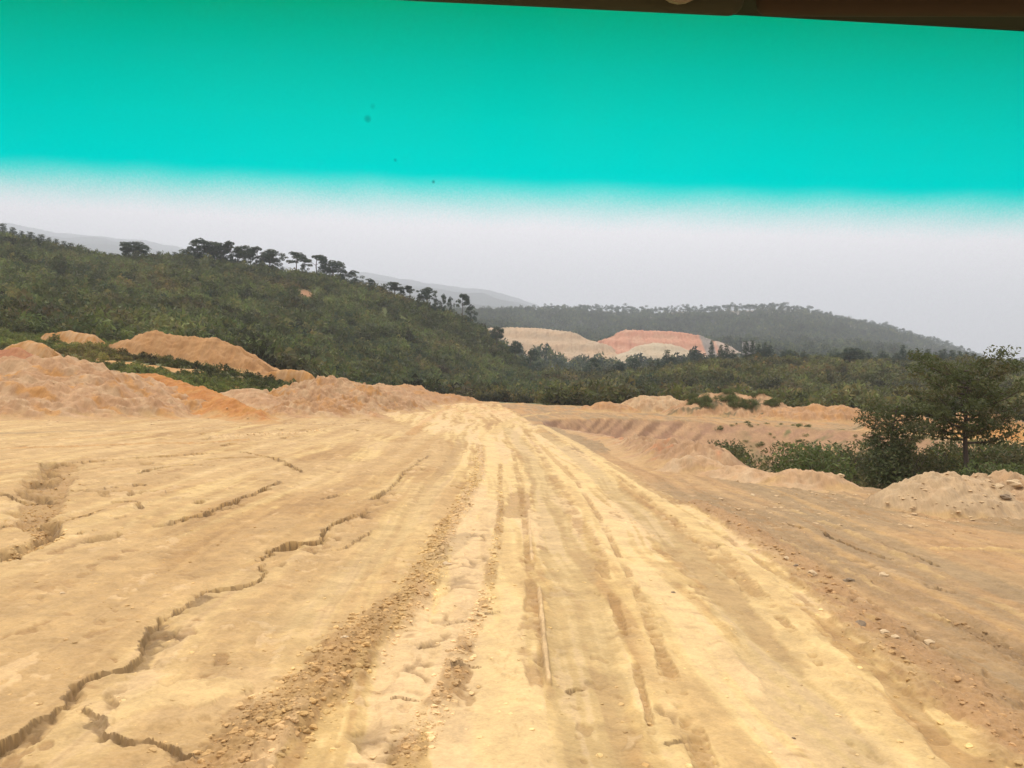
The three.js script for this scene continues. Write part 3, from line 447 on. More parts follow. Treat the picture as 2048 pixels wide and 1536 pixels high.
mound('earth_heap', 'pale pointed gravelly heap in front of the tall pine', 'earth heap', [[1788, 983, 18.6], [1840, 966, 18], [1885, 951, 17.6], [1925, 961, 17.5], [1962, 975, 17.5]], { front: 0.42, back: 0.7, amp: 0.18, fine: 0.06, color: paint(greyTan, dustTan, 0.5), seed: 121, step: 0.045, lump: 0.08, foot: 0.04 });
mound('earth_heap', 'rubbly pale heap at the right edge', 'earth heap', [[1948, 972, 18.6], [1985, 954, 18.4], [2020, 957, 18.2], [2075, 962, 17.8], [2250, 958, 17]], { front: 0.4, back: 0.7, amp: 0.16, fine: 0.08, color: paint(greyTan, pinkTan, 0.5), seed: 131, step: 0.05, lump: 0.12, foot: 0.04 });
mound('earth_heap', 'low rounded heap beside the start of the haul road', 'earth heap', [[1152, 817, 82], [1200, 803, 84], [1255, 810, 84]], { front: 0.5, amp: 0.3, color: paint(pinkTan, ochre, 0.5), seed: 141, step: 0.13 });
mound('earth_heap', 'pale lumpy heap beyond the haul road', 'earth heap', [[1245, 808, 86], [1288, 795, 86], [1340, 796, 86], [1382, 810, 86]], { front: 0.5, amp: 0.35, color: paint(dustTan, pinkTan, 0.6), seed: 151, step: 0.13, lump: 0.4 });
mound('earth_heap', 'heap overgrown with weeds beyond the haul road', 'earth heap', [[1372, 806, 80], [1410, 789, 80], [1470, 790, 80], [1530, 794, 80], [1562, 812, 80]], { front: 0.5, amp: 0.4, color: paint(pinkTan, dustTan, 0.5, scrubTone), seed: 161, step: 0.13, lump: 0.3 });
mound('earth_bank', 'low tan bank along the far side of the haul road', 'earth bank', [[1555, 818, 76], [1620, 813, 76], [1680, 816, 75], [1740, 828, 73], [1790, 835, 70]], { front: 0.5, amp: 0.3, color: paint(pinkTan, ochre, 0.5), seed: 171, step: 0.13, lump: 0.3 });
mound('earth_bank', 'broken bank of earth behind the tall pine', 'earth bank', [[1730, 852, 60], [1800, 838, 58], [1870, 842, 56], [1930, 830, 56], [1995, 838, 55]], { front: 0.34, amp: 0.4, fine: 0.1, color: paint(pinkTan, ochre, 0.5, scrubTone), seed: 181, step: 0.11, lump: 0.5 });
mound('earth_bank', 'yellow earth bank at the right edge behind the shrubs', 'earth bank', [[1950, 852, 51], [2005, 852, 49], [2070, 862, 46], [2220, 872, 43]], { front: 0.36, amp: 0.25, color: paint(ochre, [0.48, 0.3, 0.11], 0.6), seed: 191, step: 0.11 });

// ---------------------------------------------------------------- the bare cut slopes across the valley
const cutTone = (base, alt, s, bench) => (c, x, y, z) => { const n = fbm(x * 0.05, z * 0.05 + y * 0.25, 4), f = fbm(x * 0.5, y * 0.9, 3); c[0] = base[0]; c[1] = base[1]; c[2] = base[2]; mixTo(c, alt, sstep(-0.3, 0.4, n + 0.4 * f) * s); const rl = noise(x * 0.35, z * 0.05) + 0.4 * f; mixTo(c, [base[0] * 0.75, base[1] * 0.68, base[2] * 0.62], 0.5 * sstep(0.15, 0.4, rl)); mixTo(c, [0.5, 0.27, 0.14], 0.7 * sstep(0.8, 0.3, Math.abs(y - bench + 1.5 * noise(x * 0.04, 2)))); };
mound('cut_slope', 'greyish tan bare cut slope left of the notch across the valley', 'cut slope', [[930, 660, 640], [985, 655, 630], [1040, 653, 620], [1085, 655, 615], [1140, 664, 610], [1180, 678, 606], [1212, 690, 604], [1236, 712, 598], [1262, 738, 592]], { front: 0.75, back: 0.5, round: 0.8, amp: 0.5, fine: 0.25, step: 0.8, gully: 1.6, bench: 9, color: cutTone([0.46, 0.33, 0.20], [0.52, 0.35, 0.20], 0.8, 19), seed: 201 });
mound('cut_slope', 'pink red bare cut slope right of the notch across the valley', 'cut slope', [[1205, 690, 620], [1228, 672, 622], [1252, 659, 625], [1330, 662, 625], [1400, 671, 622], [1438, 682, 620], [1470, 698, 618]], { front: 0.8, back: 0.5, round: 0.5, amp: 0.5, fine: 0.25, step: 0.8, gully: 1.6, bench: 8, color: (c, x, y, z) => { const a = 1024 + F * x / -z, band = sstep(1398, 1402, a + (y - 40) * 1.1) * sstep(1424, 1420, a + (y - 40) * 1.1); cutTone([0.54, 0.255, 0.15], [0.54, 0.33, 0.20], 0.6, 23)(c, x, y, z); mixTo(c, [0.44, 0.33, 0.24], sstep(1424, 1432, a + (y - 40) * 1.1)); mixTo(c, [0.2, 0.2, 0.17], 0.85 * band); }, seed: 211 });
mound('cut_slope', 'pale grey tan rounded spoil dome before the pink slope', 'cut slope', [[1262, 706, 585], [1285, 690, 582], [1310, 684, 580], [1340, 688, 580], [1385, 703, 580], [1420, 716, 580]], { front: 0.55, back: 0.5, round: 2, amp: 0.5, fine: 0.2, step: 0.8, gully: 1.2, bench: 7, color: cutTone([0.46, 0.37, 0.235], [0.50, 0.36, 0.22], 0.5, 99), seed: 221 });

// ---------------------------------------------------------------- vegetation
function cloud(blobs, n, size, tones, seed, flat = 0) {               // many leaf-sized faces spread through and over a set of rounded clumps
  const r = rngOf(seed), pos = [], col = [], tot = blobs.reduce((s, b) => s + b[3] * b[3], 0), v = new THREE.Vector3(), e1 = new THREE.Vector3(), e2 = new THREE.Vector3();
  for (const [bx, by, bz, br, squash = 0.8] of blobs) {
    const k = Math.max(4, Math.round(n * br * br / tot)), tone = tones[Math.floor(r() * tones.length)];
    for (let i = 0; i < k; i++) {
      v.set(r() * 2 - 1, r() * 2 - 1, r() * 2 - 1); if (v.lengthSq() > 1 || v.lengthSq() < 0.02) { i--; continue; }
      v.normalize().multiplyScalar(br * (0.45 + 0.6 * Math.sqrt(r()))); const cx = bx + v.x, cy = by + v.y * squash, cz = bz + v.z;
      e1.set(r() - 0.5, (r() - 0.5) * (1 - flat), r() - 0.5).normalize(); e2.set(r() - 0.5, (r() - 0.5) * (1 - flat), r() - 0.5).cross(e1).normalize();
      const s = size * (0.6 + 0.8 * r()), l = s * (0.5 + 0.5 * r()), t = 0.75 + 0.5 * r();
      pos.push(cx - e1.x * s, cy - e1.y * s, cz - e1.z * s, cx + e2.x * l, cy + e2.y * l, cz + e2.z * l, cx + e1.x * s, cy + e1.y * s, cz + e1.z * s);
      for (let q = 0; q < 3; q++) col.push(tone[0] * t, tone[1] * t, tone[2] * t);
    }
  }
  const g = new THREE.BufferGeometry(); g.setAttribute('position', new THREE.Float32BufferAttribute(pos, 3)); g.setAttribute('color', new THREE.Float32BufferAttribute(col, 3)); g.computeVertexNormals(); return g;
}
function limb(pts, r0, r1, sides = 5) {                               // tapered tube through points
  const c = new THREE.CatmullRomCurve3(pts.map((p) => new THREE.Vector3(...p))), n = Math.max(2, pts.length * 2), g = new THREE.TubeGeometry(c, n, 1, sides, false), p = g.attributes.position, q = new THREE.Vector3();
  for (let i = 0; i <= n; i++) { c.getPointAt(i / n, q); const k = lerp(r0, r1, i / n); for (let j = 0; j <= sides; j++) { const w = i * (sides + 1) + j; p.setXYZ(w, q.x + (p.getX(w) - q.x) * k, q.y + (p.getY(w) - q.y) * k, q.z + (p.getZ(w) - q.z) * k); } }
  g.computeVertexNormals(); return g;
}
const pineTones = [[0.055, 0.08, 0.042], [0.066, 0.086, 0.042], [0.046, 0.07, 0.042]], bushTones = [[0.115, 0.14, 0.038], [0.085, 0.112, 0.036], [0.14, 0.13, 0.045], [0.085, 0.09, 0.036]], brightTones = [[0.125, 0.15, 0.042], [0.105, 0.135, 0.042], [0.15, 0.135, 0.055]];
function shrubBlobs(seed, w, h, n) { const r = rngOf(seed), b = []; for (let i = 0; i < n; i++) { const a = r() * 6.28, d = Math.sqrt(r()) * w * 0.32, rr = w * (0.2 + 0.16 * r()); b.push([Math.cos(a) * d, h * (0.25 + 0.55 * r() * (1 - d / w)), Math.sin(a) * d, rr, 0.85]); } return b; }

// stuff: plants nobody could count
const dummy = new THREE.Object3D();
function scatter(group, name, geos, spots, mat = M.leaf) {            // spots: [x, y, z, scale, turn, tint, stretch]
  geos.forEach((geo, k) => {
    const mine = spots.filter((_, i) => i % geos.length === k), im = new THREE.InstancedMesh(geo, mat, mine.length), col = new THREE.Color();
    mine.forEach(([x, y, z, s, turn, tint, st = 1], i) => { dummy.position.set(x, y, z); dummy.rotation.set(0, turn, 0); dummy.scale.set(s, s * st, s); dummy.updateMatrix(); im.setMatrixAt(i, dummy.matrix); im.setColorAt(i, col.setRGB(tint[0], tint[1], tint[2])); });
    im.name = name; im.userData.kind = 'stuff'; im.castShadow = im.receiveShadow = true; group.add(im);
  });
}
function stuff(name, label) { const g = new THREE.Group(); g.name = numbered(name); g.userData.kind = 'stuff'; g.userData.label = label; scene.add(g); return g; }
const landShrubs = [1, 2, 3, 4].map((s) => cloud(shrubBlobs(s * 7, 2.2, 1.6, 7), 120, 0.26, bushTones, s * 13));
const woodTrees = [1, 2, 3].map((s) => cloud(shrubBlobs(s * 5 + 100, 4, 5.5, 9), 150, 0.5, [...bushTones, ...pineTones], s * 17));
function spotsIn(n, a0, a1, d0, d1, keep, tintOf, s0, s1, seed) {
  const r = rngOf(seed), o = [];
  for (let i = 0; i < n; i++) {
    const a = lerp(a0, a1, r()), d = Math.sqrt(lerp(d0 * d0, d1 * d1, r())), x = (a - 1024) / F * d, z = -d, q = r(); if (!keep(x, z, a, d, q)) continue;
    o.push([x, surface(x, z, d < 125).y - 0.1, z, lerp(s0, s1, r() * r()), r() * 6.3, tintOf(x, z, r), 0.8 + 0.5 * r()]);
  }
  return o;
}
const hillTint = (x, z, r) => { const n = fbm(x / 22, z / 22, 3), m = fbm(x / 7, z / 7, 2), k = 0.9 + 0.85 * n + 0.6 * m + 0.4 * (r() - 0.5), b = sstep(0.1, 0.5, fbm(x / 30 + 9, z / 30, 3)); return [k * (1 + 0.35 * b), k, k * (0.95 + 0.1 * b)]; };
const bareSpot = (a, d) => Math.hypot((a - 604) / 26, (d - 262) / 12) < 1;
{
  const g1 = stuff('scrub', 'dense dark green scrub covering the left hillside');
  scatter(g1, 'shrub_cover', landShrubs, spotsIn(15000, -150, 1110, 112, 316, (x, z, a, d, q) => !(bareSpot(a, d)) && (a < 640 || d > 132) && d < 316 && !(a > 1060 && d > 285) && q < 0.75 + 0.5 * fbm(x / 15, z / 15, 2), hillTint, 0.8, 2.5, 71));
  const gd = stuff('woodland', 'scattered darker trees standing in the scrub of the left hillside');
  scatter(gd, 'tree_cover', woodTrees, spotsIn(1500, -120, 1090, 135, 300, (x, z, a, d, q) => q < sstep(-0.05, 0.35, fbm(x / 40 + 2, z / 40, 2) + 0.35 * sstep(300, 0, a) * sstep(180, 240, d) + 0.25 * sstep(800, 1050, a)), (x, z, r) => { const k = 0.6 + 0.35 * r(); return [k * 0.9, k, k * 1.05]; }, 0.3, 0.75, 79));
  const g2 = stuff('scrub', 'dense brownish green scrub covering the right hillside');
  scatter(g2, 'shrub_cover', landShrubs, spotsIn(15000, 1085, 2180, 108, 290, (x, z, a, d, q) => q < 0.8 + 0.5 * fbm(x / 15, z / 15, 2), (x, z, r) => { const t = hillTint(x, z, r); return [t[0] * 1.12, t[1] * 1.0, t[2] * 1.0]; }, 0.75, 2.2, 72));
  const g3 = stuff('woodland', 'belt of young trees in the valley at the foot of the left hill');
  scatter(g3, 'tree_cover', woodTrees, spotsIn(2600, 560, 1330, 128, 235, (x, z, a, d, q) => q < 0.9 && d < 235 - Math.max(0, 700 - a) * 0.2, hillTint, 0.3, 0.68, 73));
  const g4 = stuff('woodland', 'hazy woodland covering the far hill behind the cut slopes');
  const notCut = (a, d) => !(a > 960 && a < 1480 && d > 480 && d < 660);
  scatter(g4, 'tree_cover', woodTrees, spotsIn(19000, 880, 2110, 420, 1480, (x, z, a, d, q) => notCut(a, d) && q > sstep(1330, 1400, d) * 0.93, (x, z, r) => { const k = 0.85 + 0.6 * fbm(x / 50, z / 50, 3) + 0.3 * (r() - 0.5), p = sstep(0.3, 0.5, fbm(x / 35 + 4, z / 35, 3)); return [k + p * 0.7, k + p * 0.5, k + p * 0.4]; }, 1.1, 2.5, 74));
  const g5 = stuff('scrub', 'low green scrub and weeds between the left bank and the orange heap');
  const onMound = (x, z) => { for (const t of moundTops) if (t(x, z) > land(x, z) + 0.12) return true; return false; };
  const plate = (x, z, a, d, q) => { const e = 58 + 14 * sstep(250, 640, a); if (d < e || onMound(x, z)) return false; const sb = fbm(x * 0.11, z * 0.19, 4); return q > sstep(0.02, 0.2, sb + 0.5 * noise(x * 0.9, z * 0.9)); };
  scatter(g5, 'shrub_cover', landShrubs, spotsIn(9000, -80, 640, 56, 122, plate, (x, z, r) => { const t = hillTint(x, z, r); return [t[0] * 1.25, t[1] * 1.25, t[2]]; }, 0.22, 0.6, 75));
}
// trees one can tell apart
function domeBlobs(seed, n, w, lo, hi, rad) { const r = rngOf(seed), b = []; for (let i = 0; i < n; i++) { const t = Math.sqrt(r()), y = lerp(lo, hi, r()), k = w * Math.sqrt(Math.max(0.08, 1 - Math.pow((y - lo) / (hi - lo) * 1.6 - 0.6, 2))), a = r() * 6.28 + 0.6 * Math.sin(i); b.push([Math.cos(a) * t * k * (1 + 0.25 * Math.sin(a * 2 + seed)), y, Math.sin(a) * t * k, rad * (0.6 + 0.7 * r()), 0.75]); } return b; }
const ridgePine = thing('pine_tree', 'dense round topped pine alone on the left ridge', 'pine tree', [0, 0, 0]);
{ // 8 m umbrella pine
  part('trunk', mergeGeometries([limb([[0, -0.6, 0], [0.1, 2, 0.1], [0, 4.2, 0], [0.2, 6.6, 0.1]], 0.2, 0.06), limb([[0, 3.2, 0], [0.9, 4.2, 0.2], [1.8, 5, 0.4]], 0.09, 0.03), limb([[0, 3.6, 0], [-0.9, 4.4, -0.3], [-1.7, 5.3, -0.6]], 0.09, 0.03), limb([[0, 4.4, 0], [0.3, 5.2, -0.9], [0.6, 5.8, -1.6]], 0.07, 0.03), limb([[0, 4.2, 0], [-0.3, 5, 0.9], [-0.6, 5.6, 1.5]], 0.07, 0.03)]), M.bark, ridgePine);
  const b = domeBlobs(331, 34, 2.5, 4.0, 7.6, 0.62);
  part('crown', cloud(b, 3200, 0.2, pineTones, 301), M.leaf, ridgePine);
}
const openPine = thing('pine_tree', 'slim pine with an open flat crown above a bare trunk on the left ridge', 'pine tree', [0, 0, 0]);
{ part('trunk', mergeGeometries([limb([[0, -0.6, 0], [-0.1, 2, 0], [0.1, 4, 0], [0, 6.6, 0]], 0.15, 0.05), limb([[0, 4.2, 0], [0.8, 4.9, 0.2], [1.5, 5.2, 0.2]], 0.06, 0.02), limb([[0, 4.6, 0], [-0.8, 5.2, -0.2], [-1.5, 5.6, -0.2]], 0.06, 0.02)]), M.bark, openPine);
  part('crown', cloud(domeBlobs(342, 22, 1.9, 4.3, 7.1, 0.5), 1700, 0.2, pineTones, 302), M.leaf, openPine); }
const bushyPine = thing('pine_tree', 'bushy pine leafy to the ground on the left ridge crest', 'pine tree', [0, 0, 0]);
{ part('trunk', limb([[0, -0.6, 0], [0.1, 2, 0], [0, 5.8, 0]], 0.18, 0.04), M.bark, bushyPine);
  part('crown', cloud(domeBlobs(353, 36, 2.5, 1.2, 6.9, 0.62), 2400, 0.2, pineTones, 303), M.leaf, bushyPine); }
const conifer = thing('conifer', 'tallest narrow conifer before the pale dome at the foot of the cut slopes', 'conifer', [0, 0, 0]);
{ part('trunk', limb([[0, -0.6, 0], [0.05, 3, 0], [0, 7.4, 0]], 0.13, 0.02), M.bark, conifer);
  const b = [], r = rngOf(88); for (let i = 0; i < 26; i++) { const h = 1.2 + 6.4 * i / 25, w = 1.15 * (1 - (h - 1) / 7.2) + 0.12, a = i * 2.4; b.push([Math.cos(a) * w * 0.75, h + (r() - 0.5) * 0.3, Math.sin(a) * w * 0.75, 0.28 + w * 0.38, 0.6]); }
  part('crown', cloud(b, 1500, 0.18, pineTones, 304), M.leaf, conifer); }
const CREST = [];
const protoOf = { r: [ridgePine, 8, 5.4, 0], o: [openPine, 7.2, 4.2, 0], b: [bushyPine, 7, 5.6, 0], c: [conifer, 7.6, 2.4, 0] };
function tree(kind, px, top, depth, widthPx, label, group, name) {    // set a tree on the land below a pixel, so tall that its top reaches the one given
  const pr = protoOf[kind], p = at(px, top, depth), gy = land(p.x, p.z) - 0.1, h = Math.max(1.5, p.y - gy), w = widthPx ? (kind === 'c' ? 1.5 : 1.32) * widthPx * depth / F / pr[2] : h / pr[1], s = [w, h / pr[1], w], turn = (px * 1.7) % 6.28;
  if (!pr[3]++) { pr[0].position.set(p.x, gy, p.z); pr[0].rotation.y = turn; pr[0].scale.set(...s); if (label) pr[0].userData.label = label; if (group) pr[0].userData.group = group; return pr[0]; }
  return copyOf(pr[0], name ?? (kind === 'c' ? 'conifer' : 'pine_tree'), label, [p.x, gy, p.z], turn, s, group);
}
const onCrest = 'pines along the crest of the left hill';
for (const [x, t, w] of [[384, 494, 30], [409, 490, 34], [433, 492, 30], [452, 502, 26], [476, 498, 28], [502, 502, 26], [527, 510, 28], [552, 518, 24], [610, 528, 18], [650, 532, 24], [686, 540, 20], [760, 572, 18], [805, 582, 18], [840, 592, 18], [870, 598, 16], [284, 500, 24], [256, 502, 20], [330, 512, 16], [356, 508, 18]]) CREST.push([x, t, w]);
tree('r', 272, 482, 297, 54, 'dense round topped pine standing apart on the left ridge crest');
for (const [k, x, t, w, l] of [['b', 397, 480, 52, 'leftmost bushy pine of the big clump on the left crest'], ['r', 422, 482, 44, 'second pine from the left in the big crest clump'], ['b', 443, 488, 34, 'dark bushy pine in the middle of the big crest clump'], ['o', 462, 484, 30, 'slim bare trunked pine with sky showing round it in the crest clump'], ['r', 490, 489, 34, 'pine just right of the slim bare trunked pine on the crest'], ['o', 514, 495, 32, 'pine with forked crown near the right end of the crest clump'], ['r', 541, 497, 42, 'rightmost broad pine of the crest clump'],
  ['o', 594, 504, 36, 'lone slim pine between the crest clump and the twin pines'], ['o', 634, 510, 36, 'left one of the twin pines on the crest'], ['r', 666, 520, 40, 'right lower one of the twin pines on the crest'], ['b', 710, 543, 30, 'small bushy pine just right of the twin pines'], ['b', 738, 558, 24, 'low bush like pine on the falling crest'], ['r', 790, 563, 34, 'flat topped pine midway down the falling crest'], ['o', 820, 572, 24, 'little open pine midway down the falling crest'], ['r', 855, 573, 30, 'dark pine with leaning crown low on the falling crest'], ['b', 885, 590, 16, 'small dark pine right of the leaning crown pine'], ['b', 902, 596, 14, 'smallest dark pine before the lone umbrella pine'], ['o', 926, 588, 22, 'lone umbrella pine at the low right end of the crest'], ['b', 943, 612, 22, 'bushy pine at the foot of the lone umbrella pine']]) tree(k, x, t, 300, w, l, onCrest);
for (const [x, t, w] of CREST) tree('b', x, t, 300, w, 'low bushy tree filling a gap between the pines on the left crest', 'low bushy trees between the crest pines');
for (const [x, t, w] of [[6, 447, 16], [26, 455, 16], [44, 462, 12], [62, 464, 18], [82, 469, 18], [98, 475, 12], [112, 478, 14], [128, 482, 12], [141, 486, 18], [156, 491, 14]]) tree('c', x, t, 298, w, 'small dark conifer in the row on the crest at the top left edge', 'conifers on the crest at the top left');
for (const [x, t] of [[170, 505], [184, 503], [196, 507], [208, 504], [222, 506], [236, 508], [306, 508], [318, 503], [334, 506], [350, 504], [366, 502]]) tree('c', x, t, 300, 13, 'tiny conifer on the low crest beside the round topped pine', 'tiny conifers on the left crest');
for (const [k, x, t, d, w, l] of [['r', 994, 652, 286, 26, 'dark tree leaning over the left edge of the tan cut slope'], ['r', 1031, 680, 280, 22, 'small round tree against the tan cut slope'], ['b', 1062, 700, 276, 34, 'dark bushy tree at the lower left of the tan cut slope'], ['b', 1184, 716, 268, 34, 'dark bushy tree below the notch of the cut slopes'], ['b', 1262, 718, 266, 36, 'dark bushy tree below the pale spoil dome'], ['r', 1238, 722, 268, 22, 'smaller tree left of the bushy tree below the pale spoil dome']]) tree(k, x, t, d, w, l);
tree('c', 1334, 700, 268, 16, 'tallest narrow conifer before the pale dome at the foot of the cut slopes');
const rowLabel = 'narrow dark conifer in the row along the right crest before the far hill', rowGroup = 'conifers along the right crest';
tree('b', 1346, 716, 268, 30, 'dark bushy tree right of the tallest conifer before the pale dome');
for (const [x, t, w] of [[1316, 718, 10], [1368, 716, 8], [1388, 700, 18], [1402, 710, 14], [1424, 681, 10], [1442, 690, 12], [1454, 688, 12], [1466, 700, 14], [1492, 682, 14], [1506, 681, 12], [1518, 688, 12], [1530, 685, 12], [1540, 690, 16], [1566, 702, 12], [1580, 700, 24], [1608, 704, 14], [1640, 708, 14], [1662, 706, 12], [1738, 704, 12], [1765, 702, 20], [1792, 706, 14], [1806, 690, 13], [1824, 702, 16], [1836, 706, 12], [1856, 698, 14], [1872, 704, 14], [1882, 700, 12], [1890, 698, 10], [1904, 700, 14], [1920, 702, 12], [1934, 704, 12], [1946, 706, 12], [1990, 712, 8], [2002, 714, 12], [2018, 716, 14], [2032, 717, 12], [2046, 715, 16]]) {
  const own = { 1424: 'slim conifer standing against the grey band of the pink cut slope', 1492: 'tall narrow conifer just left of the small pale building', 1506: 'tall narrow conifer just right of the small pale building', 1580: 'broad low conifer left of the flat topped pine on the right crest', 1738: 'conifer just right of the broad flat topped pine on the right crest', 1806: 'tallest narrow conifer between the flat topped pine and the tall pine crown', 2046: 'wide conifer at the right edge of the photo on the right crest' }[x];
  tree('c', x, t, 272, w, own ?? rowLabel, own ? null : rowGroup);
}
tree('r', 1700, 694, 240, 46, 'broad flat topped pine with pale forked trunk on the right hillside');
tree('o', 2000, 697, 290, 9, 'spindly see through tree at the right end of the far hill');
// the thin pines along the far hill's crest, too many and too far to count
{
  const g = stuff('woodland', 'fringe of tall thin pines with sky between trunks along the far crest');
  const tall = [1, 2].map((s) => { const crown = cloud([[0, 11, 0, 2.1, 0.5], [1.8, 10.2, 0.4, 1.8, 0.5], [-1.9, 10.4, -0.4, 1.9, 0.5], [0.5, 9.4, -1.4, 1.5, 0.5], [-0.4, 9.8, 1.5, 1.6, 0.5], [2.4, 8.6, -0.5, 0.9, 0.5]], 170, 0.5, pineTones, 400 + s), t = limb([[0, -1, 0], [0.1, 5, 0], [0, 11, 0]], 0.14, 0.06, 4).toNonIndexed(); t.deleteAttribute('uv'); t.setAttribute('color', new THREE.Float32BufferAttribute(Float32Array.from({ length: t.attributes.position.count * 3 }, () => 0.12), 3)); return mergeGeometries([crown, t]); });
  const r = rngOf(404), s = [];
  for (let i = 0; i < 1900; i++) { const a = lerp(1060, 2000, Math.pow(r(), 0.85)), d = lerp(1400, 1512, r()), x = (a - 1024) / F * d, z = -d; if (noise(a * 0.045, d * 0.03) + 0.4 * noise(a * 0.15, 5) < -0.12) continue; s.push([x, surface(x, z, false).y - 0.3, z, 0.6 + 0.6 * r() * r() + 0.15 * r(), r() * 6, [0.9, 1, 1.1], 0.75 + 0.45 * r()]); }
  scatter(g, 'pine_cover', tall, s);
}
// small pale building half hidden by the conifers
{
  const p = at(1497, 700, 430), y = p.y - 4, b = thing('building', 'small pale block building half hidden behind the conifer row', 'building', [p.x, y, p.z]);
  const wall = new THREE.MeshStandardMaterial({ color: new THREE.Color(0.3, 0.27, 0.24), roughness: 0.9 }), dark = new THREE.MeshStandardMaterial({ color: new THREE.Color(0.05, 0.05, 0.055), roughness: 0.3 });
  part('wall', new THREE.BoxGeometry(5, 8, 6).translate(0, 4, 0), wall, b); part('roof', new THREE.BoxGeometry(5.3, 0.25, 6.3).translate(0, 8.125, 0), wall, b);
  for (const i of [-1.3, 1.3]) for (const h of [3.9, 6.4]) part('window', new THREE.BoxGeometry(1.1, 1.2, 0.1).translate(i, h, 3.02), dark, b);
}
// the tall pine in the pit on the right
function tuftPine(h, spread, seed, nl, from, lean) {
  const r = rngOf(seed), wood = [], b = [], pts = []; for (let i = 0; i <= 6; i++) { const t = i / 6; pts.push([lean * t * t + 0.12 * Math.sin(t * 7 + seed), h * t, 0.1 * Math.sin(t * 5)]); }
  wood.push(limb(pts, h * 0.02, h * 0.006, 7)); const curve = new THREE.CatmullRomCurve3(pts.map((p) => new THREE.Vector3(...p)));
  for (let i = 0; i < nl; i++) {
    const t = lerp(from, 0.97, (i + r() * 0.6) / nl), p = curve.getPointAt(t), a = i * 2.4 + r() * 0.8, L = spread * (0.35 + 0.75 * Math.sin(Math.PI * clamp((t - from) / (1.08 - from) * 0.58 + 0.22, 0, 1))) * (0.65 + 0.5 * r());
    const rise = lerp(0.05, 0.32, t) + 0.15 * (r() - 0.5), q = (k) => [p.x + Math.cos(a) * L * k, p.y + L * rise * k * k + 0.05 * Math.sin(k * 9), p.z + Math.sin(a) * L * k];
    wood.push(limb([q(0), q(0.35), q(0.7), q(1)], h * 0.006, h * 0.0015, 4));
    for (let k = 0.38; k <= 1.02; k += 0.155) { const e = q(k), w = 0.28 * L * k; for (let s = 0; s < 2; s++) { const side = (r() - 0.5) * 2 * w; b.push([e[0] - Math.sin(a) * side, e[1] + 0.04 + 0.1 * r(), e[2] + Math.cos(a) * side, 0.2 + 0.2 * r(), 0.55]); } }
  }
  return { wood: mergeGeometries(wood), blobs: b };
}
const nearTones = [[0.095, 0.108, 0.038], [0.075, 0.092, 0.034], [0.115, 0.105, 0.044]];
{
  const p = at(1936, 960, 30), gy = -3, h = at(1930, 728, 30).y - gy, t = thing('pine_tree', 'tall open crowned pine in the pit at right, tallest tree near the road', 'pine tree', [p.x, gy, p.z]);
  const { wood, blobs } = tuftPine(h, 2.0, 7, 34, 0.57, -0.12); part('trunk', wood, M.bark, t); part('crown', cloud(blobs, 11500, 0.075, nearTones, 501), M.leaf, t);
  const q = at(1787, 900, 32), gq = -2.6, hq = at(1787, 812, 32).y - gq, u = thing('pine_tree', 'short dark pine left of the tall open crowned pine', 'pine tree', [q.x, gq, q.z]);
  const s = tuftPine(hq, 1.05, 19, 26, 0.42, 0.05); part('trunk', s.wood, M.bark, u); part('crown', cloud(s.blobs, 6000, 0.07, nearTones, 502), M.leaf, u);
}
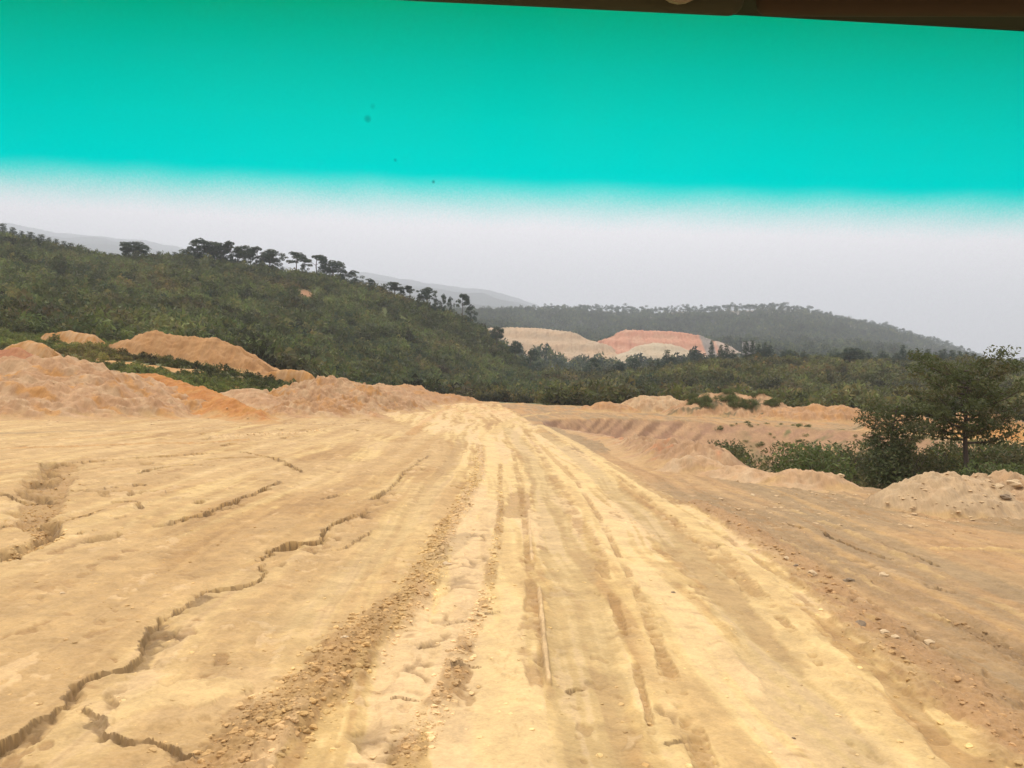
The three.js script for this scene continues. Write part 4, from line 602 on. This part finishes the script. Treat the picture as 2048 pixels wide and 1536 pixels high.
// shrubs in the pit
{
  const make = (seed, label, tones) => { const s = thing('shrub', label, 'shrub', [0, 0, 0]); const r = rngOf(seed), st = []; for (let i = 0; i < 7; i++) { const a = r() * 6.3; st.push(limb([[0, -0.3, 0], [Math.cos(a) * 0.3, 0.7, Math.sin(a) * 0.3], [Math.cos(a) * 0.7, 1.5, Math.sin(a) * 0.7]], 0.03, 0.008, 4)); } part('stem', mergeGeometries(st), M.bark, s); part('foliage', cloud(shrubBlobs(seed + 3, 2.6, 1.9, 16), 3200, 0.075, tones, seed), M.leaf, s); return s; };
  const A = make(601, '', bushTones), B = make(602, '', nearTones), D = make(603, '', brightTones);
  const list = [[A, 1432, 880, 30, 1.1, 'dark shrub in the pit behind the steep end of the berm'], [B, 1456, 876, 33, 0.9, 'shrub against the pit wall beside the dark berm end shrub'], [A, 1600, 872, 33, 1.1, 'leftmost shrub of the big thicket in the pit'], [D, 1640, 884, 30, 1.2, 'light green shrub near the left end of the thicket'], [B, 1690, 878, 34, 1.2, 'dark shrub left of the short pine in the thicket'], [A, 1860, 868, 33, 1.2, 'shrub between the short pine and the tall pine'], [B, 1905, 876, 34, 1.3, 'dark shrub just left of the tall pine trunk'], [A, 1978, 852, 34, 1.5, 'large dark shrub right of the tall pine trunk'], [B, 2018, 866, 32, 1.4, 'dark shrub near the right edge behind the rubbly heap'], [D, 1990, 914, 27, 1.0, 'bright green shrub at the foot of the tall pine, right'], [A, 1745, 868, 36, 1.2, 'shrub just left of the short dark pine'], [B, 1810, 880, 31, 1.1, 'shrub in front of the short dark pine']];
  const seen = new Set();
  for (const [src, px, py, d, s, label] of list) {
    const p = at(px, py, d), y = p.y - 1.9 * s; 
    if (!seen.has(src)) { seen.add(src); src.position.set(p.x, y, p.z); src.scale.setScalar(s); src.userData.label = label; } else copyOf(src, 'shrub', label, [p.x, y, p.z], px % 6, [s, s * 0.95, s]);
  }
  const g = stuff('thicket', 'dense green thicket of shrubs and weeds filling the pit on the right');
  const fine = [1, 2, 3].map((k) => cloud(shrubBlobs(k * 9 + 50, 2.2, 1.6, 10), 700, 0.085, [...bushTones, ...brightTones], 700 + k));
  const r = rngOf(78), s = [];
  for (let i = 0; i < 900; i++) {
    const a = lerp(1400, 2150, r()), d = lerp(24, 44, r()), x = (a - 1024) / F * d, z = -d, b = depthAlong(bermLine, a), h = depthAlong(haulLine, a); if (d < b + 3.2 || d > h - (a < 1560 ? 26 : 9) || (a > 1490 && a < 1550) || r() < 0.25) continue;
    const k = 0.75 + 0.5 * r(); s.push([x, surface(x, z).y - 0.1, z, 0.5 + 0.8 * r() * r(), r() * 6, [k * (0.9 + 0.3 * r()), k, k], 1.1]);
  }
  scatter(g, 'shrub_cover', fine, s);
  const w = stuff('weeds', 'sparse green weeds growing on the pit wall and on the heaps beyond'), ws = [], weed = [cloud(shrubBlobs(31, 1, 0.5, 6), 240, 0.06, brightTones, 711), cloud(shrubBlobs(32, 1, 0.5, 6), 240, 0.06, bushTones, 712)];
  for (let i = 0; i < 1500; i++) {
    const onHeap = i % 3 === 0, a = onHeap ? lerp(1380, 1560, r()) : lerp(1440, 2100, r()), h = depthAlong(haulLine, a), d = onHeap ? lerp(77, 81, r()) : h - 9 * r() + 1, x = (a - 1024) / F * d, z = -d; if (fbm(x * 0.4, z * 0.4, 3) < 0.05) continue;
    let y = surface(x, z).y; for (const t of moundTops) y = Math.max(y, t(x, z)); ws.push([x, y - 0.05, z, 0.25 + 0.55 * r() * r() + (onHeap ? 0.4 : 0), r() * 6, [1, 1, 1], 1]);
  }
  scatter(w, 'weed_cover', weed, ws);
}

// ---------------------------------------------------------------- loose earth and stones
function rock(seed, flat = 0.6) { const g = new THREE.IcosahedronGeometry(0.5, 1), p = g.attributes.position; for (let i = 0; i < p.count; i++) { const x = p.getX(i), y = p.getY(i), z = p.getZ(i), k = 1 + 0.8 * noise(x * 2.2 + seed, y * 2.2 + z * 1.3) + 0.25 * noise(x * 5 + seed, z * 5 + y * 3); p.setXYZ(i, x * k, y * k * flat, z * k); } g.computeVertexNormals(); return g; }
{
  const g = stuff('loose_clods', 'loose crumbled clods of earth in the windrows and along the shoulders'), r = rngOf(91), s = [], geos = [1, 2, 3].map((k) => { const q = new THREE.IcosahedronGeometry(0.5, 1), p = q.attributes.position; for (let i = 0; i < p.count; i++) { const x = p.getX(i), y = p.getY(i), z = p.getZ(i), w = 1 + 0.7 * noise(x * 2.1 + k * 7, y * 2.1 + z); p.setXYZ(i, x * w, y * w * 0.7, z * w); } q.computeVertexNormals(); return q; });
  for (const st of strips) if (st.clods) {
    const L = st.len[st.n - 1]; let n = Math.round(st.clods * L * 190);
    for (let i = 0; i < n; i++) {
      const k = Math.floor(Math.pow(r(), 0.8) * (st.n - 1)), a = st.s[k], b = st.s[k + 1], t = r(), x = lerp(a.x, b.x, t) + (r() + r() + r() - 1.5) * a.y * 1.1, z = lerp(a.z, b.z, t) + (r() + r() - 1) * a.y * 0.8; if (Math.hypot(x, z) > 42) continue;
      const q = surface(x, z), v = (0.85 + 0.45 * r()), sz = 0.012 + 0.05 * Math.pow(r(), 5); s.push([x, q.y + sz * 0.02, z, sz, r() * 6, [q.c[0] * v, q.c[1] * v, q.c[2] * v], 0.7 + 0.5 * r()]);
    }
  }
  for (let i = 0; i < 7000; i++) { const x = lerp(-12, 14, r()), z = -lerp(4.3, 30, r() * r()), q = surface(x, z), sz = 0.007 + 0.04 * Math.pow(r(), 6), v = 0.8 + 0.5 * r(); s.push([x, q.y, z, sz, r() * 6, [q.c[0] * v, q.c[1] * v, q.c[2] * v], 0.7]); }
  for (const [a0, b0, a1, b1, n] of [[560, 845, 740, 850, 150], [640, 800, 900, 830, 150], [1420, 985, 2048, 1060, 300], [0, 830, 540, 860, 90], [1950, 960, 2090, 1010, 150], [1800, 1000, 2060, 1040, 200]]) for (let i = 0; i < n; i++) { const [x, z] = onFlat(lerp(a0, a1, r()), lerp(b0, b1, r())); let q = surface(x, z), y = q.y; const c = [...q.c]; for (const t of moundTops) y = Math.max(y, t(x, z)); const sz = (0.02 + (a0 > 1900 ? 0.16 : 0.09) * Math.pow(r(), 4)) * (z < -35 ? 1.8 : 1); s.push([x, y, z, sz, r() * 6, [0.46, 0.315, 0.165], 0.6]); }
  scatter(g, 'clod_cover', geos, s, M.clod);
  const geoR = [rock(1), rock(5, 0.5), rock(9, 0.75)];
  for (const [px, py, w, m, label] of [[1506, 992, 12, 0, 'small white stone below the rounded humps of the right berm'], [1573, 1118, 16, 0, 'white stone at the upper end of the brown shoulder'], [1592, 1132, 12, 1, 'brown stone just below the white one on the shoulder'], [1698, 1162, 22, 1, 'dark brown stone in the middle of the right shoulder'], [1768, 1152, 26, 0, 'pale lump of rock right of the dark stone'], [1625, 1147, 20, 0, 'flat yellowish stone on the inner edge of the shoulder'], [1770, 1266, 20, 0, 'flat pale stone, upper one of the pair on the shoulder'], [1790, 1276, 20, 0, 'flat pale stone, lower one of the pair on the shoulder'], [1860, 1287, 22, 0, 'pale slab of stone farther right on the shoulder'], [1720, 1250, 26, 1, 'brown clod like stone at the road edge of the shoulder'], [1347, 1186, 12, 1, 'small dark clod alone on the pale road crust'], [1587, 1478, 10, 1, 'dark pebble at the bottom of the right wheel track'], [286, 1326, 9, 0, 'pinkish pebble in the long crack'], [893, 1130, 26, 0, 'smooth cream lump of earth left of the road tracks'], [690, 1276, 20, 0, 'pale stone on top of the left windrow'], [126, 1188, 12, 0, 'small pale stone on the smooth ground at left'], [1995, 975, 22, 0, 'pale boulder on the rubbly heap, left one'], [2030, 968, 30, 0, 'pale boulder on the rubbly heap, right one'], [2012, 995, 22, 1, 'brown stone at the foot of the rubbly heap'], [1680, 952, 18, 0, 'low rock behind the saddle of the right berm']]) {
    let p; { const d = dirOf(px, py); let t = 2; const q = new THREE.Vector3(); for (; t < 120; t += 0.04) { q.set(0, EYE, 0).addScaledVector(d, t); let y = surface(q.x, q.z).y; for (const f of moundTops) { const v = f(q.x, q.z); if (v > y) y = v; } if (q.y <= y) break; } p = q.clone(); p.t = t; }
    const s = w * p.t / F * 0.85, st = part(numbered('stone'), geoR[(px + py) % 3], m ? M.brownStone : M.stone, scene); tag(st, label, 'stone'); st.position.set(p.x, p.y + s * 0.05, p.z); st.scale.set(s, s, s * 0.8); st.rotation.y = px % 6;
  }
}

// ---------------------------------------------------------------- the vehicle the photograph is taken from: windscreen with tinted band, header, visors, roof lining
{
  const cab = thing('vehicle_cab', 'dark vehicle front seen from inside: windscreen with turquoise tinted top band and visors', 'vehicle', [0, EYE, 0]);
  const pane = (v, x) => [x, -0.45 + 0.81 * v, -1.0 + 0.38 * v + 0.10 * x * x];
  const W = 2048, H = 1024, d = new Uint8Array(W * H * 4), r = rngOf(77);
  const enc = (l) => Math.round(255 * (l <= 0.0031308 ? 12.92 * l : 1.055 * Math.pow(l, 1 / 2.4) - 0.055));
  const specks = [[735, 240, 4, 0.3], [790, 322, 2, 0.3], [866, 365, 2, 0.5], [745, 215, 3, 0.12]].map(([px, py, s, k]) => { const q = new THREE.Vector3((px - 1024) / F, (768 - py) / F, -1).transformDirection(CM), t = (q.y / -q.z), v = (0.45 + t) / (0.81 + 0.38 * t); return [(q.x / -q.z * (1 - 0.38 * v) / 1.7 + 0.5) * W, v * H, s, k]; });
  for (let j = 0; j < H; j++) for (let i = 0; i < W; i++) {
    const v = (j + 0.5) / H, x = (i + 0.5) / W, k = (j * W + i) * 4, dots = (r() - 0.5) * 0.004 + 0.003 * noise(i / 60, j / 30);
    const m = sstep(0.722, 0.776, v + dots), up = clamp((v - 0.76) / 0.17, 0, 1), s = 1 + 0.02 * (r() - 0.5);
    let c = [lerp(0.985, 0.0, m), lerp(0.99, lerp(0.79, 0.29, up), m), lerp(0.985, lerp(0.71, 0.125, up), m)];
    for (const [sx, sy, ss, kk] of specks) { const e = Math.hypot(i - sx, j - sy) / ss; if (e < 1) { const q = 1 - kk * (1 - e * e); c = c.map((y) => y * q); } }
    for (let q = 0; q < 3; q++) d[k + q] = enc(clamp(c[q] * s, 0, 1)); d[k + 3] = 255;
  }
  const tint = new THREE.DataTexture(d, W, H); tint.colorSpace = THREE.SRGBColorSpace; tint.magFilter = THREE.LinearFilter; tint.needsUpdate = true;
  const pg = new THREE.PlaneGeometry(1.7, 1, 24, 12), pp = pg.attributes.position, uvs = pg.attributes.uv;
  for (let i = 0; i < pp.count; i++) pp.setXYZ(i, ...pane(uvs.getY(i), (uvs.getX(i) - 0.5) * 1.7));
  pg.computeVertexNormals();
  part('windscreen', pg, new THREE.MeshPhysicalMaterial({ map: tint, transmission: 1, thickness: 0, roughness: 0, ior: 1.5, specularIntensity: 0.1 }), cab);
  const trim = new THREE.MeshStandardMaterial({ color: new THREE.Color(0.012, 0.011, 0.008), roughness: 0.9 }), cloth = new THREE.MeshStandardMaterial({ color: new THREE.Color(0.022, 0.013, 0.007), roughness: 1 }), olive = new THREE.MeshStandardMaterial({ color: new THREE.Color(0.017, 0.019, 0.011), roughness: 0.9 }), plastic = new THREE.MeshStandardMaterial({ color: new THREE.Color(0.17, 0.14, 0.1), roughness: 0.6 });
  part('header_rail', new RoundedBoxGeometry(1.7, 0.12, 0.05, 2, 0.015).rotateZ(-0.022).translate(0, 0.3535, -0.625), trim, cab);
  part('roof_lining', new RoundedBoxGeometry(1.7, 0.03, 1.7, 2, 0.012).translate(0, 0.42, 0.24), cloth, cab);
  const v1 = part('sun_visor', new RoundedBoxGeometry(0.42, 0.13, 0.02, 3, 0.02).translate(-0.21, 0, 0), olive, cab); v1.position.set(0.152, 0.3245, -0.56); v1.rotation.set(0.35, 0, -0.012);
  part('clip', new THREE.CylinderGeometry(0.018, 0.018, 0.012, 20).rotateX(Math.PI / 2).translate(-0.047, -0.042, 0.014), plastic, v1);
  const v2 = part('sun_visor', new RoundedBoxGeometry(0.5, 0.13, 0.02, 3, 0.02).translate(0.25, 0, 0), cloth, cab); v2.position.set(0.158, 0.3250, -0.56); v2.rotation.set(0.35, 0, 0.03);
}
renderer.render(scene, camera);
